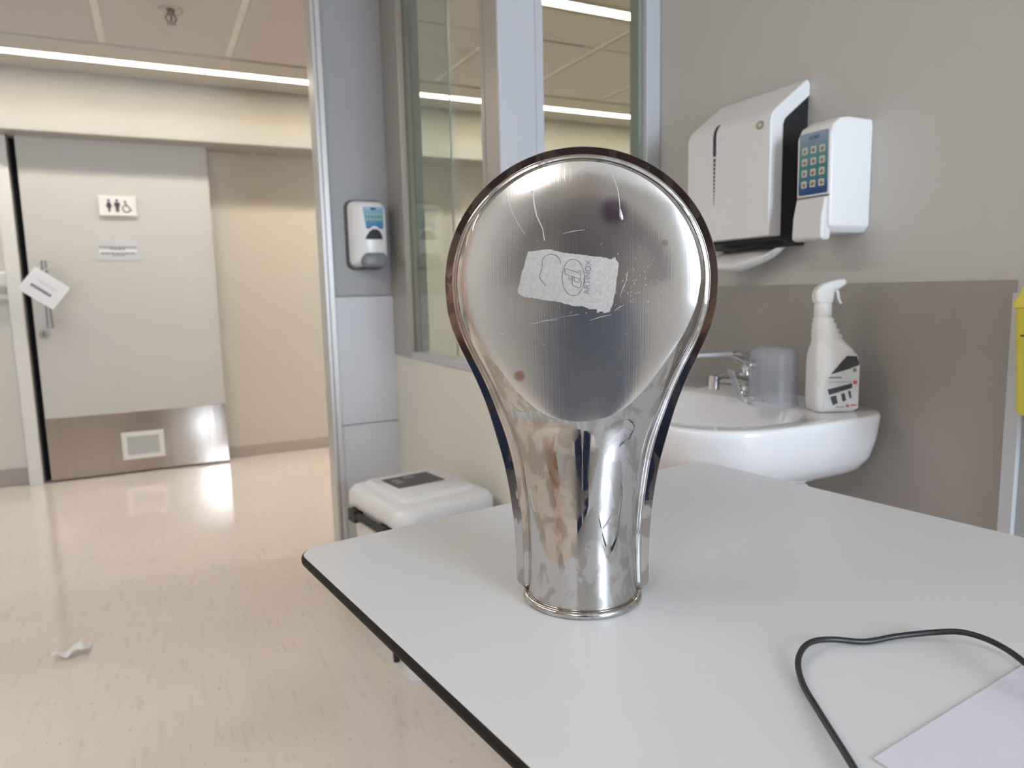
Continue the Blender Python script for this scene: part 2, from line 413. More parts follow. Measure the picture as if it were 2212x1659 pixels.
# wall-protection rail on the far wall left of the jamb
wp = tag(obj('bumper_rail', prism([(5.02, 1.165), (4.985, 1.165), (4.975, 1.18), (4.975, 1.245), (4.985, 1.26), (5.02, 1.26)], -2.6, -0.737, 'x'), mat('rail_cream', (0.74, 0.72, 0.66), 0.4, var=0.01)), 'cream wall protection rail left of the toilet door jamb', 'rail')
wp2 = tag(obj('rail_shade', prism([(5.02, 1.075), (4.98, 1.08), (4.965, 1.10), (4.975, 1.128), (5.02, 1.135)], -2.6, -0.737, 'x'), mat('rail_shade_grey', (0.52, 0.50, 0.46), 0.4, var=0.02)), 'grey beige strip standing in for the shade below the cream rail at the left edge', 'rail_shade')  # modelled grey strip stands in for the shade under the rail

# corridor ceiling of single panels with pale joints
cbm = bmesh.new()
box(cbm, -4.2, 5.3, 2.938, 4.474, ZC + 0.004, ZC + 0.1); box(cbm, -4.2, 5.3, 4.570, 5.2, ZC + 0.004, ZC + 0.1)
box(cbm, XW2 - 0.6, 5.3, YB, 2.852, ZC + 0.004, ZC + 0.1); box(cbm, XW2 - 0.6, 1.295, 2.852, 2.938, ZC + 0.004, ZC + 0.1)
cb = struct('ceiling_corridor', cbm, M_cjoint)
xs = [-0.125 + 0.592 * k for k in range(-5, 9)]
pm = {}
for i in range(len(xs) - 1):
    rows = ((2.99, 4.258),) if xs[i + 1] < 1.2 else ((1.90, 2.84), (2.99, 3.352), (3.366, 4.258))
    for (ya, yb) in rows:
        if (ya, yb) not in pm:
            pm[(ya, yb)] = obj('ceiling_panel', B(0, 0.556, ya, yb, ZC - 0.004, ZC + 0.004), M_ctile, cb, bevel=0.002, loc=(xs[i] + 0.018, 0, 0))
        else:
            o = pm[(ya, yb)].copy(); COL.objects.link(o); o.location = (xs[i] + 0.018, 0, 0)
# linear lights in a lighter trough
tr = bmesh.new()
box(tr, -4.2, 5.3, 4.268, 4.474, ZC - 0.012, ZC + 0.005); box(tr, -4.2, 5.3, 4.570, 4.80, ZC - 0.012, ZC + 0.005)
struct('trim_5', tr, mat('light_trough', (0.60, 0.56, 0.50), 0.5, var=0.01), label='pale trough along the corridor ceiling beside the light line')
def linear_light(x0, x1, y0, y1, label, group=None):
    t = thing('linear_light', label, 'lamp', ((x0 + x1) / 2, (y0 + y1) / 2, ZC), group=group)
    h = (x1 - x0) / 2; w = (y1 - y0) / 2
    fr = bmesh.new()
    box(fr, -h, h, -w - 0.006, -w, -0.014, 0.100); box(fr, -h, h, w, w + 0.006, -0.014, 0.100); box(fr, -h, h, -w - 0.006, w + 0.006, 0.085, 0.1)
    obj('housing', fr, M_cjoint, t)
    obj('diffuser', B(-h + 0.002, h - 0.002, -w, w, 0.045, 0.05), M_led, t)
linear_light(-1.55, 0.475, 4.480, 4.564, 'leftmost length of the light line above the toilet door')
linear_light(0.477, 2.50, 4.480, 4.564, 'length of the corridor light line seen through the glazing')
linear_light(2.502, 4.5, 4.480, 4.564, 'far right length of the corridor light line behind the right pane')
linear_light(1.30, 5.25, 2.858, 2.932, 'bright light line across the top of the right pane')
# hatch in the ceiling behind the right pane
tag(obj('ceiling_hatch', B(1.66, 2.15, 3.354, 3.364, ZC - 0.006, ZC + 0.003), M_greyprint), 'thin dark ceiling slot behind the right window pane', 'ceiling slot')
# room lamp behind the camera, and an added unseen fill lamp at left
emis('room_led', (1.0, 0.94, 0.87), 20.0)
for lx, ly, lr, ll_ in ((-1.2, -0.85, -30, 'long light fitting on the room ceiling behind the camera'), (-1.15, 1.45, 0, 'added unseen fill lamp on the room ceiling left of the open doorway')):
    rl = thing('ceiling_lamp', ll_, 'lamp', (lx, ly, 2.5), lr)
    obj('housing', B(-0.09, 0.09, -0.75, 0.75, -0.05, 0.0), M_white_mat, rl, bevel=0.004)
    obj('diffuser', B(-0.075, 0.075, -0.73, 0.73, -0.058, -0.049), MATS['room_led'], rl)

# ---------------------------------------------------------------- toilet door and its signs
YD = 4.96
d1 = thing('door_1', None, None, (0, 0, 0), kind='structure')
obj('door_leaf', B(-0.625, 0.375, YD, YD + 0.045, 0.012, 2.06), M_creamdoor, d1, bevel=0.003)
obj('kick_plate', B(-0.623, 0.373, YD - 0.003, YD + 0.001, 0.014, 0.39), M_brushed, d1, bevel=0.001)
vg = obj('vent_grille', join(B(-0.238, -0.003, YD - 0.012, YD - 0.002, 0.233, 0.262), B(-0.238, -0.003, YD - 0.012, YD - 0.002, 0.092, 0.121), B(-0.238, -0.209, YD - 0.012, YD - 0.002, 0.121, 0.233), B(-0.032, -0.003, YD - 0.012, YD - 0.002, 0.121, 0.233), B(-0.21, -0.03, YD - 0.004, YD - 0.002, 0.12, 0.234)), mat('grille_white', (0.74, 0.72, 0.67), 0.45, var=0.02), d1)
for k in range(8):
    obj('slat', prism([(YD - 0.011, 0.124 + 0.0138 * k), (YD - 0.009, 0.1225 + 0.0138 * k), (YD - 0.004, 0.131 + 0.0138 * k), (YD - 0.006, 0.1325 + 0.0138 * k)], -0.21, -0.031, 'x'), mat('grille_slat', (0.55, 0.54, 0.52), 0.45, var=0.02), vg)
M_satin = mat('satin_metal', (0.34, 0.32, 0.31), 0.35, 0.8, var=0.05)
hd = obj('handle', tube([(-0.543, YD - 0.045, 0.925), (-0.543, YD - 0.045, 1.315)], 0.015, 14), M_satin, d1, smooth=True, angle=40)
for z in (0.965, 1.275):
    obj('standoff', tube([(-0.543, YD - 0.045, z), (-0.543, YD + 0.001, z)], 0.010, 10), M_satin, hd, smooth=True, angle=40)
lk = obj('lock_rosette', tube([(-0.584, YD - 0.010, 0.889), (-0.584, YD + 0.001, 0.889)], 0.024, 20), M_satin, d1, smooth=True, angle=40)
obj('lock_slot', B(-0.587, -0.581, YD - 0.012, YD - 0.009, 0.876, 0.902), M_darkgrey, lk)

# pictogram sign
sg = thing('toilet_sign', 'white plate with black man, woman and wheelchair pictograms on the door', 'sign', (-0.1415, YD, 1.638))
obj('plate', B(-0.098, 0.098, -0.016, 0.0, -0.058, 0.058), mat('sign_white', (0.82, 0.77, 0.71), 0.4, var=0.01), sg, bevel=0.002)
def disc_bm(cx, cz, r, y0, y1, n=20):
    return prism([(cx + r * math.cos(2 * PI * k / n), cz + r * math.sin(2 * PI * k / n)) for k in range(n)], y0, y1)
def fig(cx, woman):
    bm = disc_bm(cx, 0.031, 0.0075, -0.0168, -0.016)
    if woman: body = [(cx - 0.008, 0.021), (cx + 0.008, 0.021), (cx + 0.017, -0.006), (cx + 0.013, -0.008), (cx + 0.010, -0.002), (cx + 0.0105, -0.014), (cx + 0.006, -0.014), (cx + 0.005, -0.036), (cx - 0.005, -0.036), (cx - 0.006, -0.014), (cx - 0.0105, -0.014), (cx - 0.010, -0.002), (cx - 0.013, -0.008), (cx - 0.017, -0.006)]
    else: body = [(cx - 0.013, 0.021), (cx + 0.013, 0.021), (cx + 0.0155, 0.014), (cx + 0.0145, -0.007), (cx + 0.0105, -0.007), (cx + 0.0095, 0.010), (cx + 0.0085, -0.036), (cx + 0.001, -0.036), (cx, -0.010), (cx - 0.001, -0.036), (cx - 0.0085, -0.036), (cx - 0.0095, 0.010), (cx - 0.0105, -0.007), (cx - 0.0145, -0.007), (cx - 0.0155, 0.014)]
    return join(bm, prism(body, -0.0168, -0.016))
obj('woman_pictogram', fig(-0.045, True), M_darkgrey, sg)
obj('man_pictogram', fig(-0.002, False), M_darkgrey, sg)
wc = disc_bm(0.041, 0.026, 0.0065, -0.0168, -0.016)
wc = join(wc, tube([(0.040, -0.0165, 0.018), (0.042, -0.0165, 0.0), (0.057, -0.0165, 0.0), (0.067, -0.0165, -0.024), (0.075, -0.0165, -0.022)], 0.0032, 6), tube([(0.041, -0.0165, 0.010), (0.054, -0.0165, 0.010)], 0.0028, 6),
          tube([(0.047 + 0.021 * math.cos(math.radians(a)), -0.0165, -0.014 + 0.021 * math.sin(math.radians(a))) for a in range(130, 345, 12)], 0.0030, 6))
obj('wheelchair_pictogram', wc, M_darkgrey, sg)
# laminated notice with two blurred lines
nt_ = thing('door_notice', 'laminated notice with two grey text lines below the pictogram sign', 'notice', (-0.161, YD, 1.380))
obj('sheet', B(-0.114, 0.114, -0.003, 0.0, -0.062, 0.064), mat('laminate_grey', (0.60, 0.585, 0.59), 0.2, var=0.03), nt_)
def textline(x0, x1, z, h, y, wmin=0.006, wmax=0.02, gap=0.004):
    bm = bmesh.new(); x = x0
    while x < x1 - 0.003:
        w = min(random.uniform(wmin, wmax), x1 - x); box(bm, x, x + w, y, y + 0.0006, z - h / 2, z + h / 2); x += w + gap
    return bm
obj('text_line', join(textline(-0.098, 0.098, 0.016, 0.010, -0.0036), textline(-0.042, 0.036, 0.004, 0.010, -0.0036)), M_greyprint, nt_)
obj('text_line', join(textline(-0.088, 0.092, -0.022, 0.009, -0.0036), textline(-0.03, 0.04, -0.033, 0.008, -0.0036)), M_greyprint, nt_)
obj('white_band', B(-0.1, 0.1, -0.0034, -0.003, -0.012, 0.0005), M_paper, nt_)
# card hanging from the handle
cd = thing('hanging_card', 'tilted white card in a sleeve hung on the door handle', 'card', (-0.551, YD - 0.068, 1.157))
cd.rotation_euler = (math.radians(-2), math.radians(38), 0)
obj('sleeve', prism(rrect(0.205, 0.158, 0.006), -0.001, 0.001), mat('sleeve_white', (0.80, 0.79, 0.80), 0.25, var=0.02), cd)
obj('card', B(-0.088, 0.088, -0.0018, -0.0009, -0.062, 0.062), mat('card_white', (0.73, 0.73, 0.75), 0.5, var=0.03), cd)
obj('text_line', textline(-0.062, 0.055, -0.018, 0.016, -0.0024, 0.005, 0.012, 0.003), M_darkgrey, cd)
obj('text_line', textline(-0.05, 0.06, 0.022, 0.008, -0.0024, 0.005, 0.012, 0.003), mat('faint_print', (0.55, 0.55, 0.57), 0.5, var=0.05), cd)
obj('cord', tube([(-0.06, 0.0, 0.07), (-0.045, 0.018, 0.13), (-0.08, 0.03, 0.125), (-0.085, 0.0, 0.07)], 0.0018, 6), M_paper, cd)

# sprinkler head
sp = thing('sprinkler', 'small metal sprinkler head on the corridor ceiling', 'sprinkler', (0.174, 3.663, ZC - 0.004)); sp.scale = (1.35, 1.35, 1.25)
obj('escutcheon', lathe([(0.004, -0.010), (0.030, -0.008), (0.040, -0.002), (0.040, 0.0)], 24), mat('sprinkler_metal', (0.50, 0.46, 0.43), 0.25, 1.0, var=0.05), sp, smooth=True, angle=50)
obj('frame', join(tube([(0, 0, -0.008), (0, 0, -0.018)], 0.010, 12), tube(spline([(-0.009, 0, -0.016), (-0.016, 0, -0.030), (-0.004, 0, -0.046)], 6), 0.003, 8), tube(spline([(0.009, 0, -0.016), (0.016, 0, -0.030), (0.004, 0, -0.046)], 6), 0.003, 8)), mat('sprinkler_brass', (0.30, 0.24, 0.20), 0.35, 0.9, var=0.05), sp, smooth=True, angle=50)
obj('glass_bulb', lathe([(0.001, -0.019), (0.003, -0.024), (0.003, -0.036), (0.001, -0.042)], 10), mat('sprinkler_bulb', (0.30, 0.05, 0.03), 0.15, var=0.05), sp, smooth=True)
obj('deflector', lathe([(0.003, -0.045), (0.016, -0.047), (0.016, -0.049), (0.002, -0.050)], 16), M_satin, sp, smooth=True, angle=40)

# ---------------------------------------------------------------- table with the bedpan
TZ = 0.755
TA = math.radians(7.3)
ct, st = math.cos(TA), math.sin(TA)
TW, TL = 0.778, 1.25          # width of the far edge, length towards the camera
tb = thing('table', 'white laminate table with black rounded edge under the bedpan', 'table', (0, 0, 0))
tb.location = (0.1395 + (TW / 2) * ct + (TL / 2) * st, 0.928 + (TW / 2) * st - (TL / 2) * ct, 0)
tb.rotation_euler = (0, 0, TA)
M_top = mat('table_laminate', (0.615, 0.62, 0.63), 0.36, var=0.012, scale=(9, 9, 9), bump=0.03, bscale=900, spec=0.4)
def ring_loft(w, h, r, prof, n=10):
    rings = [[(x, y, z) for x, y in rrect(w + 2 * o, h + 2 * o, max(0.004, r + o), n)] for o, z in prof]
    return loft(bmesh.new(), rings, True, True, True)
obj('tabletop', ring_loft(TW - 0.006, TL - 0.006, 0.032, [(-0.002, TZ - 0.0118), (0, TZ - 0.0105), (0, TZ - 0.0008), (-0.0008, TZ)]), M_top, tb, smooth=True, angle=40)
eb = [(0.0001, TZ - 0.0124), (0.0016, TZ - 0.0117), (0.0028, TZ - 0.0095), (0.0031, TZ - 0.0065), (0.0028, TZ - 0.0035), (0.0018, TZ - 0.0015), (0.0001, TZ - 0.0004)]
rings = [[(x, y, z) for x, y in rrect(TW - 0.006 + 2 * o, TL - 0.006 + 2 * o, 0.032 + o, 10)] for o, z in eb]
obj('edge_band', loft(bmesh.new(), rings, True, False, False), mat('black_edge', (0.014, 0.012, 0.011), 0.6, var=0.25, scale=(60, 60, 60), spec=0.2), tb, smooth=True)
M_leg = mat('table_leg_grey', (0.42, 0.42, 0.43), 0.35, 0.4, var=0.03)
for sy in (-1, 1):
    obj('leg', tube([(0.16, sy * 0.36, 0.03), (0.16, sy * 0.36, TZ - 0.0118)], 0.03, 14), M_leg, tb, smooth=True, angle=40)
    obj('foot', B(0.0, 0.36, sy * 0.36 - 0.03, sy * 0.36 + 0.03, 0.0, 0.035), M_leg, tb, bevel=0.006)
obj('apron', join(B(0.13, 0.19, -0.5, 0.5, 0.71, 0.743), B(-0.2, 0.32, 0.33, 0.39, 0.72, 0.743), B(-0.2, 0.32, -0.39, -0.33, 0.72, 0.743)), M_leg, tb)

# ---- bedpan
F_T = [(0, .0600), (.006, .0604), (.011, .0655), (.016, .0700), (.020, .0708), (.043, .0707), (.0664, .0717), (.091, .0735), (.12, .0772), (.147, .082), (.173, .0885), (.197, .095), (.21, .0990), (.2283, .1058), (.2445, .1127), (.262, .1209), (.279, .1285), (.295, .134), (.3135, .1378), (.335, .139)]
V_T = [(0, .0588), (.02, .0580), (.043, .0572), (.0664, .0568), (.091, .0578), (.12, .0607), (.147, .0642), (.173, .0698), (.197, .0785), (.21, .0835), (.2283, .0905), (.2445, .0978), (.262, .1063), (.279, .1140), (.295, .1195), (.3135, .1240), (.335, .1255)]
C_T = [(.2020, 0), (.2026, .008), (.2036, .015), (.2064, .027), (.2123, .0385), (.2189, .0475), (.2278, .0565), (.2358, .0635), (.245, .0705), (.256, .0785), (.27, .0880), (.283, .0962), (.299, .1040), (.3144, .1095), (.335, .1128)]
D_T = [(0, .0555), (.10, .0530), (.17, .0525), (.190, .0535), (.1985, .0552), (.2025, .0570), (.335, .0570)]
ZO = 0.335
def dome(q): return 0.0035 * (1 - q * q) + 0.0030 * (1 - q ** 8)
def section(F, v, c, d, z=None):
    """Cross-section outside to centre: flange part, wall part, flat base part as (radius, depth)."""
    g = max(0.0, min(1.0, (F - v - 0.002) / 0.010))
    fl = [(F - 0.0012 * g, -0.0012), (F, -0.0002), (F, 0.0014), (F - 0.0007 * g, 0.0024)]
    w = (F - v) * 0.55
    fl += [(F - 0.0007 * g - (w - 0.0007 * g) * t, 0.0024 - 0.0008 * t) for t in (0.5, 1.0)]
    wall = [fl[-1], (F - w - 0.0006 * g, 0.0026 * g + 0.0016), (F - w - 0.0012 * g, 0.0040 * g + 0.0016)]
    a = F - w - 0.0012 * g
    wall += [(a + (v - a) * t, 0.0056 * g + 0.0004 + 0.0010 * t * g) for t in (0.35, 0.65, 0.88)]
    q = max(0.0, min(0.995, c / v))
    dd = d / math.sqrt(1 - q * q)
    p0 = math.asin(min(1, 0.009 / dd)); p1 = math.asin(min(1.0, d / dd))
    K = 22
    for k in range(K + 1):
        p = p0 + (p1 - p0) * k / K
        wall.append((v * math.cos(p) if k < K else c, dd * math.sin(p)))
    base = [(c * (1 - t), d + dome(1 - t) * (c / 0.113) ** 2) for t in (0, .015, .03, .05, .08, .12, .17, .23, .3, .38, .48, .6, .75, .88, 1.0)]
    return fl, wall, base
path = []
zs = sorted(set([0.335 * i / 70 for i in range(71)] + [0.2020, 0.2023, 0.2027, 0.2033, 0.204, 0.2055, 0.208, 0.2105, 0.009, 0.013, 0.018]))
for z in zs:
    path.append(('lin', z, 1, section(interp(F_T, z), interp(V_T, z), interp(C_T, z), interp(D_T, z))))
NT = 96
for k in range(1, NT):
    th = PI * k / NT; s = math.sin(th)
    path.append(('rad', th, 1, section(.139 - .0035 * s * s, .1255 - .0032 * s * s, .1128 - .0011 * s * s, .057)))
for z in reversed(zs):
    path.append(('lin', z, -1, section(interp(F_T, z), interp(V_T, z), interp(C_T, z), interp(D_T, z))))
def bed_mesh(part):
    bm = bmesh.new(); rows = []
    for kind, t, sg, secs in path:
        sec = secs[part]
        if part == 2 and kind == 'lin' and t < 0.2019: continue
        row = []
        for r, y in sec:
            if kind == 'lin': row.append(bm.verts.new((sg * r, -y, t)))
            else: row.append(bm.verts.new((r * math.cos(t), -y, ZO + r * math.sin(t))))
        rows.append(row)
    for a, b in zip(rows[:-1], rows[1:]):
        for i in range(len(a) - 1):
            bm.faces.new((a[i], b[i], b[i + 1], a[i + 1]))
    bmesh.ops.remove_doubles(bm, verts=bm.verts, dist=2e-6)
    bmesh.ops.dissolve_degenerate(bm, edges=bm.edges, dist=1e-6)
    # lower half of the wall: both halves share the centre line
    return bm
bp = thing('bedpan', 'upright worn stainless steel bedpan standing on its tubular end on the table', 'bedpan', (0.394 - 0.003 * 0.845 , 0.6235 + 0.003 * 0.534, TZ), -32.29)
ST = (0.61, 0.60, 0.59)
M_shell = steel('polished_steel', ST, 0.04, (0.43, 0.405, 0.375), 0.8, 0.25, None, (), 62.0, lo=0.47, hi=0.56)
M_flange = steel('flange_steel', (0.60, 0.57, 0.56), 0.06, (0.44, 0.385, 0.36), 0.85, 0.2, None, (), 45.0, lo=0.51, hi=0.54)
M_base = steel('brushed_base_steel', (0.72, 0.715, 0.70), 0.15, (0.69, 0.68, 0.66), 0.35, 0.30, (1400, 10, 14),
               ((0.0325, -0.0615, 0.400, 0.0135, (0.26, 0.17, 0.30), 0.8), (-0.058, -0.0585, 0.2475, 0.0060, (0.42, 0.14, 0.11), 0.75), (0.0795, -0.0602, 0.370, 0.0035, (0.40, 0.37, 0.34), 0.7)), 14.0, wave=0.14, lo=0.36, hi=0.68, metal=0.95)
obj('flange', bed_mesh(0), M_flange, bp, smooth=True, angle=50, label='flat stained flange running round the bedpan')
sh = obj('shell', bed_mesh(1), M_shell, bp, smooth=True, angle=55, label='mirror bright wall and tube with limescale stains')
obj('pan_base', bed_mesh(2), M_base, bp, smooth=True, label='round brushed steel base with scratches and stains')
rim = [(0.0604 * math.cos(2 * PI * k / 72), 0.0578 * math.sin(2 * PI * k / 72)) for k in range(72)]
rb = bmesh.new(); rows = []
for k in range(72):
    a = 2 * PI * k / 72
    rows.append([rb.verts.new((rim[k][0] + 0.0038 * math.cos(b) * math.cos(a), rim[k][1] + 0.0038 * math.cos(b) * math.sin(a), 0.0038 + 0.0038 * math.sin(b))) for b in [2 * PI * j / 12 for j in range(12)]])
for k in range(72):
    for j in range(12):
        rb.faces.new((rows[k][j], rows[(k + 1) % 72][j], rows[(k + 1) % 72][(j + 1) % 12], rows[k][(j + 1) % 12]))
obj('base_rim', rb, M_shell, bp, smooth=True)
# rear half of the tube and the seat rim of the pan
bk = bmesh.new(); rws = []
for z in [0.0, 0.02, 0.05, 0.08, 0.11, 0.14, 0.165, 0.19, 0.21, 0.225]:
    v = interp(V_T, z) + 0.004; db = interp([(0, .0555), (.08, .053), (.15, .045), (.225, .014)], z)
    rws.append([(v * math.cos(PI * k / 28), 0.0008 + db * math.sin(PI * k / 28), z) for k in range(29)])
loft(bk, rws, closed=False)
obj('rear_shell', bk, M_shell, bp, smooth=True)
sr = bmesh.new(); rws = []
for kind, t, sg, secs in path:
    if kind == 'lin' and t < 0.215: continue
    F = secs[0][1][0]
    prof = [(F - 0.001, 0.001), (F - 0.012, 0.004), (F - 0.022, 0.012), (F - 0.034, 0.014), (F - 0.040, 0.008)]
    rws.append([((sg * r, y, t) if kind == 'lin' else (r * math.cos(t), y, ZO + r * math.sin(t))) for r, y in prof])
loft(sr, rws, closed=False)
obj('seat_rim', sr, M_shell, bp, smooth=True)
# worn paper label on the base with the maker's oval mark
YL = -0.0612
lb = [(-.0470, .3655), (-.028, .3670), (-.008, .3625), (.010, .3600), (.022, .3585), (.0300, .3565), (.0335, .3580), (.0372, .3525), (.0345, .3300), (.0322, .3175), (.0285, .3075), (.0225, .3065), (.0222, .3085), (.0170, .3072), (.0165, .3105), (.010, .3105), (.004, .3132), (-.006, .3140), (-.020, .3180), (-.040, .3215), (-.0515, .3235), (-.0565, .3260), (-.0575, .3290), (-.0535, .3450)]
def jag(P, n=7, amp=0.00045):
    out = []
    for i in range(len(P)):
        a, b = P[i], P[(i + 1) % len(P)]
        for k in range(n):
            t = k / n; j = amp if k else 0
            out.append((a[0] + (b[0] - a[0]) * t + random.uniform(-j, j), a[1] + (b[1] - a[1]) * t + random.uniform(-j, j)))
    return out
def base_y(x, z):
    r = math.hypot(x, z - ZO) if z > ZO else abs(x)
    c = 0.113 if z > ZO else interp(C_T, z)
    return -(0.057 + dome(min(1, r / c)) * (c / 0.113) ** 2)
from mathutils.geometry import delaunay_2d_cdt
bd = jag(lb)
nb_ = len(bd)
pts2 = [Vector(p) for p in bd] + [Vector((-0.056 + 0.003 * i_, 0.308 + 0.003 * j_)) for i_ in range(31) for j_ in range(20)]
cv, ce, cf, _a, _b, _c = delaunay_2d_cdt(pts2, [(i_, (i_ + 1) % nb_) for i_ in range(nb_)], [], 1, 1e-7)
lbm = bmesh.new()
vv = [lbm.verts.new((p.x, base_y(p.x, p.y) - 0.0003, p.y)) for p in cv]
for f in cf: lbm.faces.new([vv[i_] for i_ in f])
M_label = mat('worn_label', (0.47, 0.46, 0.44), 0.5, 0.45, var=0.28, scale=(420, 420, 300))
lab = obj('worn_label', lbm, M_label, bp, smooth=True, label='worn pale rectangular label residue with an oval mark')
def poly_lines(lines, r=0.00017):
    bm = bmesh.new()
    for L in lines:
        tube([(x, base_y(x, z) - 0.00055, z) for x, z in L], r, 6, bm)
    return bm
def uv(px, py):   # points of the printed mark, traced in units of the label (mm grid)
    return (-0.0662 + (px / 7.373) * 0.000436, 0.3845 - (py / 7.373) * 0.000436)
ocx, ocz = uv(1035, 745)
oval = [(ocx + 0.0103 * math.cos(a), ocz + 0.0169 * math.sin(a)) for a in [2 * PI * k / 48 for k in range(49)]]
A1 = [uv(*p) for p in [(905, 600), (1118, 670), (1122, 638), (1158, 650), (1148, 775), (1000, 715), (1000, 790), (970, 785), (970, 706), (910, 690), (905, 600)]]
A2 = [uv(*p) for p in [(1020, 742), (1050, 744), (1050, 800), (1122, 825), (1130, 792), (1160, 800), (1156, 888), (1130, 912), (1034, 872), (1018, 850), (1020, 742)]]
arc = [uv(690 + 145 * math.cos(a), 512 - 140 * math.sin(a)) for a in [math.radians(t) for t in range(-10, 215, 12)]]
arc2 = [uv(*p) for p in [(545, 590), (520, 660), (500, 720), (530, 780), (600, 860)]]
M_ink = mat('mark_ink', (0.045, 0.045, 0.05), 0.5, var=0.1)
obj('maker_mark', poly_lines([oval, A1, A2, arc, arc2]), M_ink, lab)
tx = text_bm('ARTINOX', 0.0078, 0.0001, 0, 0, 0, 0)
cx, cz = uv(1265, 745); ang = math.radians(86)
for v in tx.verts:
    x, z = v.co.x * 0.92, v.co.z
    X = cx + x * math.cos(ang) - z * math.sin(ang); Z = cz + x * math.sin(ang) + z * math.cos(ang)
    v.co = Vector((X, base_y(X, Z) - 0.0006 + v.co.y, Z))
obj('lettering', tx, mat('faded_ink', (0.20, 0.20, 0.205), 0.5, var=0.1), lab)
# dried drip lines, splashes and scratches
M_drip = mat('dried_drip', (0.55, 0.545, 0.53), 0.45, 0.5, var=0.1)
def dr(L, r): return tube([(x, base_y(x, z) - 0.0001, z) for x, z in L], r, 6)
for q_ in (join(dr([(.030, .436), (.0335, .428), (.0365, .420), (.038, .409), (.0385, .402)], 0.0003), dr([(.0385, .402), (.0395, .3955), (.0405, .392)], [0.0006, 0.0019, 0.001])),
           dr([(-.066, .418), (-.0645, .410), (-.0615, .402), (-.055, .390), (-.050, .382)], [.0007, .0006, .0004, .00025, .0002]),
           dr([(-.042, .421), (-.041, .410), (-.0385, .398), (-.033, .386), (-.0315, .375)], [.0010, .0009, .0007, .0005, .0004])):
    obj('dried_drip', q_, M_drip, bp, label='pale dried drip line')
spk = bmesh.new()
for k in range(70):
    r = random.choice([1, 1, 2])
    if r == 1: x, z = random.gauss(.050, .010), random.gauss(.335, .016)
    else: x, z = random.gauss(-0.01, .05), random.gauss(.33, .05)
    if math.hypot(x, z - .335) > 0.095: continue
    a = random.uniform(0.6, 1.3) if r == 1 else random.uniform(0, PI); l = random.uniform(.0004, .0022)
    tube([(x, base_y(x, z) - .0001, z), (x + l * math.cos(a), base_y(x, z) - .0001, z + l * math.sin(a))], random.uniform(.00012, .00032), 5, spk)
for (x0, z0, x1, z1) in ((.038, .322, .044, .336), (.044, .336, .0455, .345), (.033, .3085, .042, .314), (-.036, .300, .0, .306), (-.046, .2975, -.020, .3015), (.010, .300, .03, .305), (-.078, .289, -.071, .288), (-.014, .381, .006, .384)):
    tube([(x0, base_y(x0, z0) - .0001, z0), ((x0 + x1) / 2, base_y(x0, z0) - .0001, (z0 + z1) / 2 + .0006), (x1, base_y(x1, z1) - .0001, z1)], [.0001, .00035, .00012], 5, spk)
o = obj('scratch_marks', spk, M_drip, bp); o['kind'] = 'stuff'

# cable, plastic sheet, scrap of tissue
cb_pts = [(0.372, 0.250, .7585), (0.400, 0.297, .7600), (0.431, 0.349, .7590), (0.453, 0.384, .7582), (0.473, 0.407, .7605), (0.494, 0.420, .7625), (0.512, 0.4235, .7630), (0.533, 0.420, .7610), (0.559, 0.407, .7582), (0.591, 0.397, .7600), (0.6215, 0.3795, .7640), (0.632, 0.3645, .7680), (0.634, 0.3460, .7700), (0.628, 0.3250, .7715), (0.618, 0.3050, .7715), (0.600, 0.270, .769), (0.585, 0.230, .764), (0.575, 0.180, .7590)]
tag(obj('cable', tube(spline(cb_pts, 8), 0.0026, 12), mat('cable_black', (0.016, 0.015, 0.018), 0.42, var=0.2, scale=(80, 80, 80)), smooth=True), 'thin black cable looping across the front of the table', 'cable')
sh_p = [(0.4225, 0.2985), (0.4225, 0.070), (0.735, 0.098), (0.735, 0.3265)]
m_sheet, nt, b = new_mat('lilac_plastic'); b.inputs['Base Color'].default_value = (0.60, 0.575, 0.70, 1); b.inputs['Roughness'].default_value = 0.42
nzz = nt.nodes.new('ShaderNodeTexNoise'); nzz.inputs['Scale'].default_value = 14
mxx = nt.nodes.new('ShaderNodeMix'); mxx.data_type = 'RGBA'; mxx.inputs['A'].default_value = (0.62, 0.605, 0.70, 1); mxx.inputs['B'].default_value = (0.65, 0.64, 0.72, 1)
tcc = nt.nodes.new('ShaderNodeTexCoord'); nt.links.new(tcc.outputs['Object'], nzz.inputs['Vector']); nt.links.new(nzz.outputs['Fac'], mxx.inputs['Factor']); nt.links.new(mxx.outputs['Result'], b.inputs['Base Color'])
sheet = thing('plastic_folder', 'pale lilac plastic folder lying in the near right corner of the table', 'folder', (0.4225, 0.2985, TZ + 0.0001))
obj('cover', prism([(x - 0.4225, y - 0.2985) for x, y in sh_p], 0.0, 0.0007, 'z'), m_sheet, sheet)
obj('edge_weld', join(tube([(0.0008, -0.0004, 0.0007), (0.3125, 0.0276, 0.0007)], 0.0004, 6), tube([(0.0006, -0.0008, 0.0007), (0.0006, -0.228, 0.0007)], 0.0004, 6)), mat('folder_edge', (0.40, 0.38, 0.42), 0.4, var=0.05), sheet)
ts = bmesh.new(); rows = []
for i in range(9):
    row = []
    for j in range(6):
        u, v = i / 8, j / 5
        wob = 0.010 * math.sin(3.1 * u * PI + v * 2) + 0.008 * random.uniform(-1, 1)
        row.append(ts.verts.new((-0.048 + 0.096 * u + 0.012 * v, -0.025 + 0.055 * v * (0.6 + 0.5 * u) + 0.006 * random.uniform(-1, 1), 0.006 + max(0, 0.008 + wob + 0.012 * u))))
    rows.append(row)
for a, b_ in zip(rows[:-1], rows[1:]):
    for j in range(5): ts.faces.new((a[j], b_[j], b_[j + 1], a[j + 1]))
